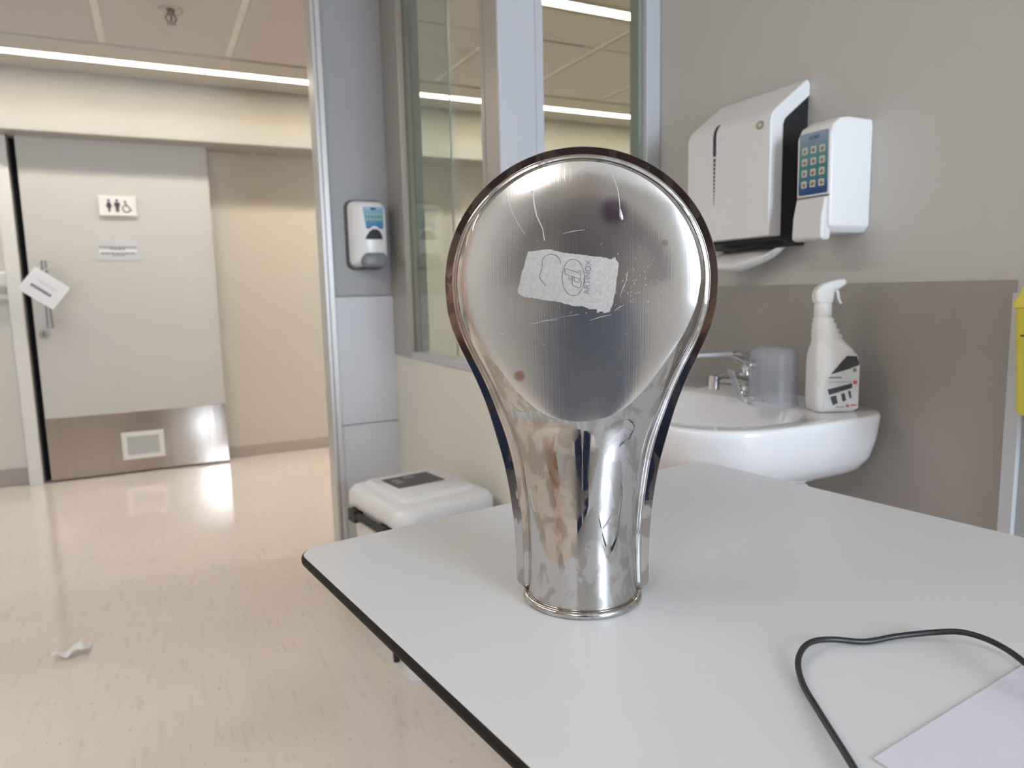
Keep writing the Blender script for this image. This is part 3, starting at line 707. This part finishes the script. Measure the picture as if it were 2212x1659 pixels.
tis = tag(obj('tissue_scrap', ts, M_paper, smooth=True, loc=(-0.315, 2.46, -0.002)), 'crumpled white tissue scrap on the floor at the left', 'tissue')
md = tis.modifiers.new('thick', 'SOLIDIFY'); md.thickness = 0.002
tis.modifiers.new('sub', 'SUBSURF').levels = 1

# ---------------------------------------------------------------- sanitiser dispenser on the pillar
hs = thing('hand_sanitizer_dispenser', 'white and grey push dispenser with blue label on the grey pillar', 'dispenser', (0.770, YE, 1.313))
def yloft(levels, r=0.02, n=6):
    """Loft of rounded rectangles (x,z) along y. levels: (y, w, h, cx, cz, r)."""
    rings = [[(x, y, z) for x, z in rrect(w, h, rr, n, cx, cz)] for y, w, h, cx, cz, rr in levels]
    return loft(bmesh.new(), rings)
obj('back_plate', yloft([(0.0, 0.152, 0.268, 0, 0, 0.03), (-0.030, 0.150, 0.266, 0, 0, 0.03), (-0.034, 0.144, 0.26, 0, 0, 0.028)]), mat('dispenser_grey', (0.10, 0.10, 0.105), 0.4, var=0.05), hs, smooth=True, angle=40)
obj('cover', yloft([(-0.030, 0.142, 0.252, 0, 0.002, 0.028), (-0.060, 0.136, 0.246, 0.002, 0.002, 0.03), (-0.088, 0.116, 0.232, 0.006, 0.004, 0.03), (-0.100, 0.100, 0.215, 0.010, 0.006, 0.03), (-0.104, 0.090, 0.20, 0.010, 0.008, 0.028)]), M_white, hs, smooth=True, angle=50)
m_lab, nt, b = new_mat('label_gradient')
def gradient_label(nt, b, stops, z0, z1):
    tc = nt.nodes.new('ShaderNodeTexCoord'); sp_ = nt.nodes.new('ShaderNodeSeparateXYZ'); nt.links.new(tc.outputs['Object'], sp_.inputs[0])
    mr = nt.nodes.new('ShaderNodeMapRange'); mr.inputs['From Min'].default_value = z0; mr.inputs['From Max'].default_value = z1
    nt.links.new(sp_.outputs['Z'], mr.inputs[0])
    cr = nt.nodes.new('ShaderNodeValToRGB'); nt.links.new(mr.outputs[0], cr.inputs[0])
    while len(cr.color_ramp.elements) < len(stops): cr.color_ramp.elements.new(0.5)
    for e, (p, c) in zip(cr.color_ramp.elements, stops): e.position = p; e.color = tuple(c) + (1,)
    nt.links.new(cr.outputs[0], b.inputs['Base Color']); b.inputs['Roughness'].default_value = 0.35
gradient_label(nt, b, [(0.0, (0.02, 0.10, 0.30)), (0.25, (0.03, 0.22, 0.42)), (0.5, (0.09, 0.32, 0.34)), (0.75, (0.17, 0.38, 0.50)), (1.0, (0.36, 0.48, 0.68))], 0.015, 0.100)
lbl = obj('label', prism([(-0.030, 0.100), (0.050, 0.100), (0.048, 0.018), (0.034, 0.018), (0.022, 0.028), (0.006, 0.028), (-0.006, 0.018), (-0.018, 0.018)], -0.1056, -0.103), m_lab, hs, label='blue green printed label')
dots = bmesh.new()
for r in range(2):
    for c in range(5): box(dots, -0.018 + 0.0135 * c, -0.0105 + 0.0135 * c, -0.1062, -0.1055, 0.068 - 0.019 * r, 0.0755 - 0.019 * r)
obj('pictogram_row', dots, mat('label_cream', (0.50, 0.52, 0.38), 0.5, var=0.1), lbl)
obj('heading', B(0.0, 0.021, -0.1062, -0.1055, 0.088, 0.096), mat('label_navy', (0.02, 0.04, 0.16), 0.5, var=0.1), lbl)
obj('sight_window', prism([(-0.024 + 0.0, -0.022), (0.044, -0.022), (0.041, -0.005), (0.034, 0.008), (0.022, 0.016), (0.006, 0.016), (-0.008, 0.006), (-0.018, -0.008)], -0.1065, -0.100), mat('smoky_window', (0.03, 0.034, 0.038), 0.2, var=0.1), hs)
obj('push_bar', yloft([(-0.085, 0.10, 0.058, 0.008, -0.100, 0.026), (-0.108, 0.098, 0.056, 0.010, -0.101, 0.026), (-0.118, 0.088, 0.044, 0.012, -0.102, 0.020), (-0.121, 0.07, 0.03, 0.012, -0.102, 0.013)]), mat('push_grey', (0.22, 0.23, 0.25), 0.4, var=0.03), hs, smooth=True, angle=50)

# ---------------------------------------------------------------- pedal bin
pb = thing('pedal_bin', 'white lidded pedal bin with dark label between pillar and table', 'bin', (0.667, 1.970, 0.0), 9)
rings = [[(x + dx, y, z) for x, y in rrect(w, h, r, 6)] for z, w, h, r, dx in ((0.0, 0.262, 0.312, 0.03, 0.0), (0.012, 0.27, 0.32, 0.035, 0), (0.12, 0.272, 0.322, 0.035, 0), (0.13, 0.288, 0.335, 0.04, 0), (0.455, 0.30, 0.345, 0.05, 0))]
obj('body', loft(bmesh.new(), rings), M_white, pb, smooth=True, angle=50)
rings = [[(x, y, z) for x, y in rrect(w, h, r, 6)] for z, w, h, r in ((0.452, 0.318, 0.375, 0.055), (0.457, 0.328, 0.385, 0.06), (0.490, 0.326, 0.383, 0.06), (0.505, 0.308, 0.365, 0.055), (0.509, 0.285, 0.34, 0.05))]
obj('lid', loft(bmesh.new(), rings), M_white, pb, smooth=True, angle=55)
rings = [[(x, y, z) for x, y in rrect(w, h, r, 5, 0.004, 0.012)] for z, w, h, r in ((0.506, 0.248, 0.280, 0.03), (0.517, 0.242, 0.273, 0.028), (0.520, 0.232, 0.263, 0.024))]
lp = obj('lid_panel', loft(bmesh.new(), rings), M_white, pb, smooth=True, angle=45)
ll = obj('lid_label', B(-0.072, 0.082, -0.012, 0.108, 0.5195, 0.5212), mat('bin_label', (0.075, 0.07, 0.075), 0.45, var=0.15, scale=(40, 40, 40)), lp, label='dark grey rectangular label')
obj('label_print', join(B(-0.055, -0.03, 0.03, 0.085, 0.5212, 0.5216), B(-0.01, 0.025, 0.07, 0.095, 0.5212, 0.5216)), M_greyprint, ll)
obj('hinge_bar', join(B(-0.178, -0.150, -0.12, -0.075, 0.415, 0.452), B(-0.178, -0.150, 0.075, 0.12, 0.415, 0.452), tube([(-0.166, -0.11, 0.435), (-0.166, 0.11, 0.435)], 0.012, 8), tube([(-0.160, -0.10, 0.43), (-0.146, -0.10, 0.05)], 0.010, 8)), M_black, pb)
obj('pedal', join(B(-0.06, 0.06, -0.185, -0.12, 0.008, 0.022)), M_black, pb, bevel=0.004)

# ---------------------------------------------------------------- paper towel dispenser (local x right, y into the wall)
td = thing('towel_dispenser', 'white paper towel dispenser with black side above the sink', 'dispenser', (XW2, 1.371, 0.0), -90)
prof = [(-.123, 1.197), (-.123, 1.452), (-.121, 1.464), (-.114, 1.476), (-.104, 1.485), (-.010, 1.556), (-.004, 1.553), (0, 1.545), (0, 1.520), (-.072, 1.466), (-.079, 1.459), (-.083, 1.448), (-.083, 1.197)]
obj('cover', prism(prof, -0.1415, 0.141, 'x'), M_white, td, bevel=0.003, label='white curved front cover')
obj('housing', prism([(-.086, 1.190), (-.086, 1.448), (-.072, 1.470), (0, 1.522), (0, 1.176), (-.02, 1.176), (-.06, 1.186)], -0.137, 0.136, 'x'), M_black, td)
win = obj('level_window', join(B(-0.0455, -0.0355, -.1238, -.122, 1.405, 1.452), prism([(-.1235, 1.452), (-.1215, 1.4645), (-.1145, 1.4765), (-.108, 1.482), (-.106, 1.480), (-.112, 1.474), (-.119, 1.463), (-.121, 1.452)], -0.0455, -0.0355, 'x')), mat('window_navy', (0.02, 0.025, 0.045), 0.25, var=0.1), td)
z = 1.400
for k in range(13):
    w = 0.0036 - 0.00022 * k; h = 0.0085 - 0.0003 * k
    obj('window_slit', B(-0.0405 - w, -0.0405 + w, -.1236, -.122, z - h, z), MATS['window_navy'], win); z -= h + 0.0022
obj('lock_badge', prism([(0.109 + 0.0115 * math.cos(2 * PI * k / 24), 1.450 + 0.0095 * math.sin(2 * PI * k / 24)) for k in range(24)], -0.1245, -0.122), mat('badge_gold', (0.42, 0.37, 0.28), 0.3, 0.6, var=0.1), td)
obj('badge_face', prism(rrect(0.009, 0.009, 0.002, 3, 0.109, 1.450), -0.1252, -0.1243), mat('badge_cream', (0.62, 0.57, 0.46), 0.4, var=0.05), td)
pt = thing('paper_towel', 'white paper towel hanging out of the dispenser slot', 'paper towel', (XW2, 1.371, 0.0), -90)
ptb = bmesh.new(); rows = []
for i in range(15):
    u = i / 14; x = -0.090 + 0.205 * u
    low = interp([(0, 0.066), (0.15, 0.076), (0.35, 0.078), (0.6, 0.062), (0.85, 0.034), (1.0, 0.006)], u)
    row = []
    for j in range(9):
        t = j / 8
        row.append(ptb.verts.new((x + 0.004 * math.sin(5 * t + u * 3), -0.040 - 0.050 * math.sin(PI * min(1, t * 0.9)) * (1 - 0.4 * u) + 0.004 * math.sin(9 * u), 1.1735 - low * 0.72 * (1 - (1 - t) ** 1.6))))
    rows.append(row)
for a, b_ in zip(rows[:-1], rows[1:]):
    for j in range(8): ptb.faces.new((a[j], b_[j], b_[j + 1], a[j + 1]))
pto = obj('sheet', ptb, M_paper, pt, smooth=True)
pto.modifiers.new('thick', 'SOLIDIFY').thickness = 0.0012

# ---------------------------------------------------------------- soap dispenser
sd = thing('soap_dispenser', 'white wall soap dispenser with teal pictogram label beside the towel dispenser', 'dispenser', (XW2, 1.110, 0.0), -90)
def plan(wb, wf, ya, yb, ins=0.0):
    # back width wb, front width wf; chamfered front corners
    return [(-wb + ins, 0), (wb - ins, 0), (wb - ins, ya), (wf - ins, yb), (-wf + ins, yb), (-wb + ins, ya)]
rings = []
for z, wb, wf, ya, yb in ((1.192, .036, .032, -.070, -.100), (1.206, .049, .044, -.085, -.120), (1.395, .049, .044, -.085, -.122), (1.416, .049, .042, -.083, -.113), (1.431, .047, .036, -.074, -.088)):
    rings.append([(x, y, z) for x, y in plan(wb, wf, ya, yb)])
obj('body', loft(bmesh.new(), rings), M_white, sd, bevel=0.004, segs=3)
obj('push_lever', loft(bmesh.new(), [[(x, y, z) for x, y in [(-.040, yb), (.036, yb), (.038, ya), (-.042, ya)]] for z, ya, yb in ((1.176, -.128, -.108), (1.182, -.136, -.105), (1.225, -.134, -.10), (1.268, -.1245, -.10))]), M_white_mat, sd, bevel=0.005, segs=3)
obj('lever_gap', B(-.0425, .0425, -.1228, -.118, 1.2685, 1.2705), M_darkgrey, sd)
m_lab2, nt, b = new_mat('soap_label')
gradient_label(nt, b, [(0.0, (0.012, 0.055, 0.20)), (0.15, (0.02, 0.09, 0.27)), (0.2, (0.05, 0.17, 0.25)), (0.4, (0.045, 0.21, 0.20)), (0.65, (0.10, 0.26, 0.29)), (1.0, (0.28, 0.36, 0.50))], 1.276, 1.404)
sl = obj('label', prism(rrect(0.074, 0.129, 0.004, 4, 0.0, 1.340), -.1226, -.1205), m_lab2, sd, label='teal and navy pictogram label')
obj('lettering', text_bm('GOJO', 0.0105, 0.0002, 0.001, 1.3935, 0, -.1228), MATS['label_navy'], sl)
obj('heading_line', B(-0.018, 0.020, -.1229, -.1226, 1.384, 1.3855), mat('label_red', (0.40, 0.18, 0.20), 0.5, var=0.1), sl)
m_skin = mat('pictogram_ochre', (0.34, 0.19, 0.07), 0.6, var=0.2, scale=(300, 300, 300)); m_pw = mat('pictogram_white', (0.55, 0.57, 0.57), 0.6, var=0.1)
for r in range(4):
    for c in range(3):
        x0, z0 = -0.0225 + 0.0225 * c, 1.368 - 0.0235 * r
        pg = obj('pictogram', prism(rrect(0.0145, 0.0150, 0.002, 2, x0, z0), -.1229, -.1225), m_pw, sl)
        obj('hands', prism([(x0 + random.uniform(.003, .0055) * math.cos(2 * PI * k / 8), z0 - 0.001 + random.uniform(.003, .0055) * math.sin(2 * PI * k / 8)) for k in range(8)], -.1231, -.1228), m_skin, pg)

# ---------------------------------------------------------------- sink, tap, waste
sk = thing('sink', 'white ceramic wall-hung sink under the dispensers', 'sink', (XW2 - 0.004, 1.29, 0.0), -90)
NS = 72
def sup(a, b, n, cx, cy, ph):
    c, s = math.cos(ph), math.sin(ph)
    nn = n if s < 0 else 7.0
    return (cx + a * math.copysign(abs(c) ** (2 / n), c), cy + b * math.copysign(abs(s) ** (2 / nn), s))
def ring(a, b, n, cy, z, dz=0.0):
    out = []
    for k in range(NS):
        x, y = sup(a, b, n, 0, cy, 2 * PI * k / NS)
        out.append((x, min(y, -0.0005), z + dz * (y / 0.5)))
    return out
def ell(a, b, cy, z):
    return [(a * math.copysign(abs(math.cos(2 * PI * k / NS)) ** (2 / 2.6), math.cos(2 * PI * k / NS)), cy + b * math.copysign(abs(math.sin(2 * PI * k / NS)) ** (2 / 2.6), math.sin(2 * PI * k / NS)), z) for k in range(NS)]
rings = [ring(.19, .16, 2.6, -.16, .655), ring(.245, .20, 2.8, -.20, .662), ring(.290, .233, 3.0, -.233, .685), ring(.318, .252, 3.2, -.252, .715), ring(.333, .263, 3.3, -.263, .755), ring(.340, .267, 3.4, -.267, .795), ring(.341, .268, 3.4, -.268, .806), ring(.338, .266, 3.4, -.266, .8115), ring(.332, .262, 3.4, -.262, .8125),
         ell(.288, .178, -.315, .8100), ell(.282, .173, -.315, .8070), ell(.275, .168, -.315, .797), ell(.255, .155, -.315, .760), ell(.21, .125, -.31, .722), ell(.13, .08, -.30, .703), ell(.03, .03, -.29, .700)]
obj('basin', loft(bmesh.new(), rings), M_ceramic, sk, smooth=True, angle=60)
obj('drain', lathe([(0.001, .7035), (.022, .7035), (.026, .7015), (.026, .699)], 20, 0, -.29), M_chrome, sk, smooth=True, angle=50)
tr_ = thing('waste_trap', 'black and white waste trap under the sink', 'waste trap', (1.205, 1.165, -0.006))
obj('nut', tube([(0, 0, 0.655), (0, 0, 0.600)], 0.036, 18), M_black, tr_, smooth=True, angle=40)
obj('bottle', lathe([(0.03, 0.60), (0.036, 0.595), (0.036, 0.50), (0.025, 0.485)], 20), M_white_mat, tr_, smooth=True, angle=40)
obj('outlet_pipe', tube(spline([(0.03, 0, 0.56), (0.09, 0.0, 0.56), (0.2, 0.0, 0.56)], 4), 0.017, 12), M_white_mat, tr_, smooth=True, angle=40)
obj('side_elbow', tube(spline([(0.045, -0.075, 0.640), (0.05, -0.085, 0.630), (0.05, -0.085, 0.56)], 6), 0.016, 12), M_white_mat, tr_, smooth=True, angle=40)

tp = thing('tap', 'chrome single-lever tap with long handle on the sink ledge', 'tap', (1.325, 1.312, 0.812), -90)
obj('body', lathe([(0.030, 0.0), (0.030, 0.006), (0.022, 0.012), (0.021, 0.055), (0.024, 0.062), (0.024, 0.078), (0.017, 0.086)], 24), M_chrome, tp, smooth=True, angle=50)
spt = obj('spout', tube([(0, 0, 0.030), (0, -0.05, 0.046), (0, -0.10, 0.050), (0, -0.125, 0.046)], [0.016, 0.014, 0.0125, 0.0125], 14), M_chrome, tp, smooth=True, angle=50)
obj('aerator', tube([(0, -0.118, 0.055), (0, -0.120, 0.022)], 0.0135, 14), M_chrome, spt, smooth=True, angle=50)
obj('lever_hub', tube([(0, 0.012, 0.074), (0, -0.018, 0.090), (0, -0.050, 0.101), (0, -0.066, 0.104)], [0.022, 0.020, 0.013, 0.007], 12), M_chrome, tp, smooth=True, angle=50)
obj('lever', tube([(0, -0.055, 0.104), (0, -0.17, 0.108), (0, -0.20, 0.105)], [0.0055, 0.0048, 0.0062], 10), M_frame_white, tp, smooth=True, angle=50)

# ---------------------------------------------------------------- translucent jug and spray bottle on the ledge
m_fr = bpy.data.materials.new('frosted_plastic'); m_fr.use_nodes = True
nt = m_fr.node_tree; b = nt.nodes['Principled BSDF']; out = nt.nodes['Material Output']
b.inputs['Base Color'].default_value = (0.62, 0.64, 0.70, 1); b.inputs['Roughness'].default_value = 0.3
tr2 = nt.nodes.new('ShaderNodeBsdfTransparent'); tr2.inputs[0].default_value = (0.86, 0.87, 0.90, 1)
mx = nt.nodes.new('ShaderNodeMixShader'); nz = nt.nodes.new('ShaderNodeTexNoise'); nz.inputs['Scale'].default_value = 12
mr = nt.nodes.new('ShaderNodeMapRange'); mr.inputs['To Min'].default_value = 0.66; mr.inputs['To Max'].default_value = 0.76
tcc = nt.nodes.new('ShaderNodeTexCoord'); nt.links.new(tcc.outputs['Object'], nz.inputs['Vector'])
nt.links.new(nz.outputs['Fac'], mr.inputs[0]); nt.links.new(mr.outputs[0], mx.inputs[0]); nt.links.new(b.outputs[0], mx.inputs[1]); nt.links.new(tr2.outputs[0], mx.inputs[2]); nt.links.new(mx.outputs[0], out.inputs[0])
jg = thing('plastic_jug', 'frosted translucent plastic jug upside down on the sink between tap and bottle', 'jug', (1.250, 1.170, 0.8115))
obj('cup', lathe([(0.0545, 0.0), (0.056, 0.002), (0.0545, 0.005), (0.0535, 0.09), (0.052, 0.118), (0.046, 0.129), (0.034, 0.1335), (0.001, 0.134)], 40, cap0=False), m_fr, jg, smooth=True, angle=60)
hp = spline([(-0.045, 0.020, 0.004), (-0.062, 0.028, 0.008), (-0.074, 0.034, 0.032), (-0.083, 0.038, 0.060), (-0.090, 0.042, 0.084)], 6)
rg = []
for i, p in enumerate(hp):
    w = 0.016 + 0.004 * i / len(hp)
    rg.append([(p.x + 0.42 * s * w + q * 0.0022, p.y + 0.9 * s * w, p.z) for s, q in ((-1, -1), (1, -1), (1, 1), (-1, 1))])
obj('handle', loft(bmesh.new(), rg), m_fr, jg, smooth=True, angle=40)

bt = thing('spray_bottle', 'white trigger spray bottle with black and white label on the sink edge', 'spray bottle', (1.296, 1.050, 0.812), -26)
bt.scale = (1.04, 1.04, 1.0)
M_bott = mat('bottle_white', (0.80, 0.795, 0.78), 0.33, var=0.015, scale=(20, 20, 60))
lv = [(0.0, .080, .054, .012, 0), (0.005, .088, .062, .014, 0), (0.03, .092, .066, .016, 0), (0.10, .092, .066, .016, 0), (0.118, .088, .064, .016, -.001), (0.134, .076, .058, .017, -.005), (0.146, .062, .052, .017, -.009), (.155, .056, .046, .018, -.012), (.161, .058, .048, .018, -.0125), (.167, .050, .044, .018, -.015), (.173, .052, .046, .018, -.015), (.179, .044, .041, .017, -.0175), (.185, .046, .043, .017, -.0175), (.191, .038, .037, .016, -.0195), (.196, .040, .039, .016, -.0195), (.201, .034, .034, .0155, -.021), (.204, .030, .030, .0145, -.021)]
obj('body', loft(bmesh.new(), [[(x, y + max(0, z - .1) * .06, z) for x, y in rrect(w, h, r, 5, cx, 0)] for z, w, h, r, cx in lv]), M_bott, bt, smooth=True, angle=60)
obj('collar', lathe([(.0165, .203), (.0175, .206), (.0172, .228), (.0155, .231)], 24, -.021, 0.006), M_bott, bt, smooth=True, angle=50)
hd_ = [(-.028, .229), (.005, .229), (.007, .245), (.009, .256), (.022, .262), (.030, .268), (.033, .272), (.029, .281), (.018, .280), (.002, .277), (-.013, .2725), (-.023, .266), (-.0295, .257), (-.0315, .246), (-.030, .236)]
obj('spray_head', prism([(x - .010, z) for x, z in hd_], -.0065, .0185), M_bott, bt, bevel=0.005, segs=3)
obj('trigger', loft(bmesh.new(), [[(x - t - .010, -.001, z), (x + t - .010, -.001, z), (x + t - .010, .013, z), (x - t - .010, .013, z)] for x, z, t in ((.012, .262, .003), (.016, .250, .003), (.0175, .240, .0026), (.023, .2285, .002))]), M_bott, bt, smooth=True, angle=40)
bl = obj('label', prism([(-.030, .008), (.040, .008), (.040, .105), (.034, .117), (.016, .120), (.004, .108), (-.026, .072), (-.030, .066)], -.0336, -.032), mat('label_white', (0.72, 0.73, 0.75), 0.4, var=0.02), bt)
obj('label_black', prism([(-.018, .082), (.002, .107), (.014, .1205), (.033, .119), (.040, .103), (.038, .1005), (.020, .093), (.0, .087)], -.0340, -.0333), M_darkgrey, bl)
for q_ in (prism([(-.024, .050), (.026, .062), (.026, .052), (-.020, .038)], -.0341, -.0334), prism([(-.018, .034), (-.006, .037), (-.002, .020), (-.012, .016)], -.0341, -.0334), prism([(.004, .040), (.011, .042), (.015, .026), (.008, .023)], -.0341, -.0334), prism([(.018, .045), (.023, .046), (.026, .031), (.022, .030)], -.0341, -.0334)): obj('label_bar', q_, M_darkgrey, bl)
for q_ in (B(-.022, .004, -.0341, -.0334, .0735, .0765), B(.027, .033, -.0341, -.0334, .086, .094), B(-.02, .024, -.0341, -.0334, .0645, .0655), B(-.006, .012, -.0341, -.0334, .011, .0125)): obj('label_print', q_, M_greyprint, bl)
for q_ in (disc_bm(.032, .064, .0042, -.0341, -.0334, 14), disc_bm(.018, .014, .0035, -.0341, -.0334, 12), B(.024, .036, -.0341, -.0334, .0135, .0165)): obj('label_red_mark', q_, mat('label_red2', (0.62, 0.12, 0.14), 0.5, var=0.05), bl)

# ---------------------------------------------------------------- yellow sharps bin at the right edge
yb_ = thing('sharps_bin', 'yellow sharps container at the right edge of the picture', 'container', (1.297, 0.543, 0.0))
M_yel = mat('yellow_plastic', (0.70, 0.60, 0.07), 0.42, var=0.03, scale=(14, 14, 14))
rings = [[(x, y, z) for x, y in rrect(w, w, 0.012, 3)] for z, w in ((0.872, 0.184), (0.880, 0.188), (1.030, 0.201), (1.040, 0.203))]
obj('body', loft(bmesh.new(), rings), M_yel, yb_, smooth=True, angle=40)
rings = [[(x, y, z) for x, y in rrect(w, w, 0.010, 3)] for z, w in ((1.0405, 0.206), (1.048, 0.206), (1.128, 0.150), (1.136, 0.12))]
obj('lid', loft(bmesh.new(), rings), mat('yellow_lid', (0.76, 0.68, 0.10), 0.38, var=0.02, scale=(14, 14, 14)), yb_, smooth=True, angle=40)
ds = bmesh.new()
for k in range(12): box(ds, -.092 + k * .0155, -.0835 + k * .0155, -.1005, -.0975, 0.996, 0.9985); box(ds, -.1005, -.0975, -.092 + k * .0155, -.0835 + k * .0155, 0.996, 0.9985)
obj('fill_line', ds, M_darkgrey, yb_)
obj('bracket', B(0.072, 0.109, -0.05, 0.05, 0.85, 0.97), M_white_mat, yb_, bevel=0.003)
obj('clip', tube([(-0.082, 0.05, 0.885), (-0.082, -0.05, 0.885)], 0.004, 8), M_white_mat, yb_)

# ---------------------------------------------------------------- behind the camera: what the steel reflects
pn = thing('person', 'person in dark plum top and navy trousers holding a phone, mirrored in the bedpan', 'person', (-0.201, -0.402, 0.0), -26.57)
J = {'pelvis': (0, 0, .95, .135), 'waist': (0, 0, 1.08, .115), 'chest': (0, .01, 1.27, .145), 'neckbase': (0, .02, 1.42, .07), 'neck': (0, .03, 1.48, .052), 'jaw': (0, .06, 1.54, .066), 'head': (0, .05, 1.62, .085), 'crown': (0, .045, 1.69, .06), 'nose': (0, .15, 1.585, .012)}
E_ = [('pelvis', 'waist'), ('waist', 'chest'), ('chest', 'neckbase'), ('neckbase', 'neck'), ('neck', 'jaw'), ('jaw', 'head'), ('head', 'crown'), ('jaw', 'nose')]
for s_, q in ((-1, 'l'), (1, 'r')):
    J.update({'sh' + q: (s_ * .165, .01, 1.375, .062), 'el' + q: (s_ * .30, .10, 1.13, .05), 'wr' + q: (s_ * .125, .335, 1.07, .028), 'ha' + q: (s_ * .11, .37, 1.078, .028), 'hi' + q: (s_ * .10, 0, .88, .115), 'kn' + q: (s_ * .115, .02, .5, .10), 'an' + q: (s_ * .12, -.01, .11, .085), 'to' + q: (s_ * .125, .13, .04, .035)})
    E_ += [('chest', 'sh' + q), ('sh' + q, 'el' + q), ('el' + q, 'wr' + q), ('wr' + q, 'ha' + q), ('pelvis', 'hi' + q), ('hi' + q, 'kn' + q), ('kn' + q, 'an' + q), ('an' + q, 'to' + q)]
    for f_, (dz, ln) in enumerate(((.022, .9), (.008, 1.0), (-.007, .95), (-.021, .8))):
        J['f%d%s' % (f_, q)] = (s_ * (.082 + .004 * ln), .402, 1.08 + dz, .0085); J['g%d%s' % (f_, q)] = (s_ * (.082 - .035 * ln), .412, 1.08 + dz, .0075)
        E_ += [('ha' + q, 'f%d%s' % (f_, q)), ('f%d%s' % (f_, q), 'g%d%s' % (f_, q))]
    J['t' + q] = (s_ * .075, .372, 1.11, .010); E_ += [('ha' + q, 't' + q)]
kk = list(J)
pme = bpy.data.meshes.new('body'); pme.from_pydata([J[k][:3] for k in kk], [(kk.index(a), kk.index(b_)) for a, b_ in E_], [])
po = bpy.data.objects.new('body', pme); COL.objects.link(po); po.parent = pn
po.modifiers.new('skin', 'SKIN'); po.modifiers['skin'].use_smooth_shade = True
for k, sv in zip(kk, pme.skin_vertices[0].data):
    r = J[k][3]; sv.radius = (r * 1.25, r * 0.85) if k in ('pelvis', 'waist', 'chest') else (r, r)
    sv.use_root = (k == 'pelvis')
ms = po.modifiers.new('sub', 'SUBSURF'); ms.levels = 2; ms.render_levels = 2
m_cl, nt, b = new_mat('clothes_and_skin'); b.inputs['Roughness'].default_value = 0.75
tc_ = nt.nodes.new('ShaderNodeTexCoord'); sx_ = nt.nodes.new('ShaderNodeSeparateXYZ'); nt.links.new(tc_.outputs['Object'], sx_.inputs[0])
def step_mix(sock, lo, colA, colB_socket_or_col):
    mm = nt.nodes.new('ShaderNodeMath'); mm.operation = 'GREATER_THAN'; mm.inputs[1].default_value = lo; nt.links.new(sock, mm.inputs[0])
    mix = nt.nodes.new('ShaderNodeMix'); mix.data_type = 'RGBA'; nt.links.new(mm.outputs[0], mix.inputs['Factor'])
    if isinstance(colA, tuple): mix.inputs['A'].default_value = colA + (1,)
    else: nt.links.new(colA, mix.inputs['A'])
    mix.inputs['B'].default_value = colB_socket_or_col + (1,)
    return mix.outputs['Result']
c1 = step_mix(sx_.outputs['Z'], 1.02, (0.035, 0.060, 0.15), (0.075, 0.045, 0.05))
c2 = step_mix(sx_.outputs['Z'], 1.455, c1, (0.45, 0.27, 0.20))
c3 = step_mix(sx_.outputs['Y'], 0.30, c2, (0.45, 0.27, 0.20))
nt.links.new(c3, b.inputs['Base Color']); pme.materials.append(m_cl)
hr = bmesh.new(); bmesh.ops.create_uvsphere(hr, u_segments=20, v_segments=12, radius=0.1)
for v in hr.verts:
    v.co = Vector((v.co.x * 0.98, v.co.y * 1.05 + 0.028, v.co.z * 1.1 + 1.645))
    if v.co.y > 0.09 and v.co.z < 1.67: v.co.y = 0.075
obj('hair', hr, mat('hair_dark', (0.03, 0.02, 0.018), 0.5, var=0.2), pn, smooth=True)
for s_ in (-1, 1):
    eb_ = bmesh.new(); bmesh.ops.create_uvsphere(eb_, u_segments=10, v_segments=8, radius=0.011)
    obj('eye', eb_, mat('eye_white', (0.6, 0.6, 0.6), 0.2, var=0.02), pn, smooth=True, loc=(s_ * 0.031, 0.122, 1.61))
    er = bmesh.new(); bmesh.ops.create_uvsphere(er, u_segments=10, v_segments=8, radius=0.02)
    for v in er.verts: v.co = Vector((v.co.x * 0.35, v.co.y * 0.7, v.co.z * 1.4))
    obj('ear', er, mat('ear_skin', (0.45, 0.27, 0.20), 0.6, var=0.03), pn, smooth=True, loc=(s_ * 0.088, 0.045, 1.60))
obj('mouth', prism(rrect(0.042, 0.010, 0.004, 3, 0, 1.548), 0.118, 0.126), mat('lips', (0.38, 0.16, 0.14), 0.5, var=0.03), pn)
ph = thing('phone', 'black phone held by the person behind the camera', 'phone', (-0.201, -0.402, 0.0), -26.57)
obj('case', prism(rrect(0.150, 0.074, 0.009, 4, 0.0, 1.085), 0.433, 0.439), M_black, ph)
obj('screen', prism(rrect(0.142, 0.066, 0.006, 4, 0.0, 1.085), 0.4322, 0.4332), mat('screen_glass', (0.02, 0.02, 0.025), 0.1, var=0.05), ph)
db = struct('door_2', B(-2.5, -2.46, -0.6, 0.4, 0.0, 2.1), mat('wood_door', (0.36, 0.18, 0.09), 0.4, var=0.15, scale=(3, 20, 1)))
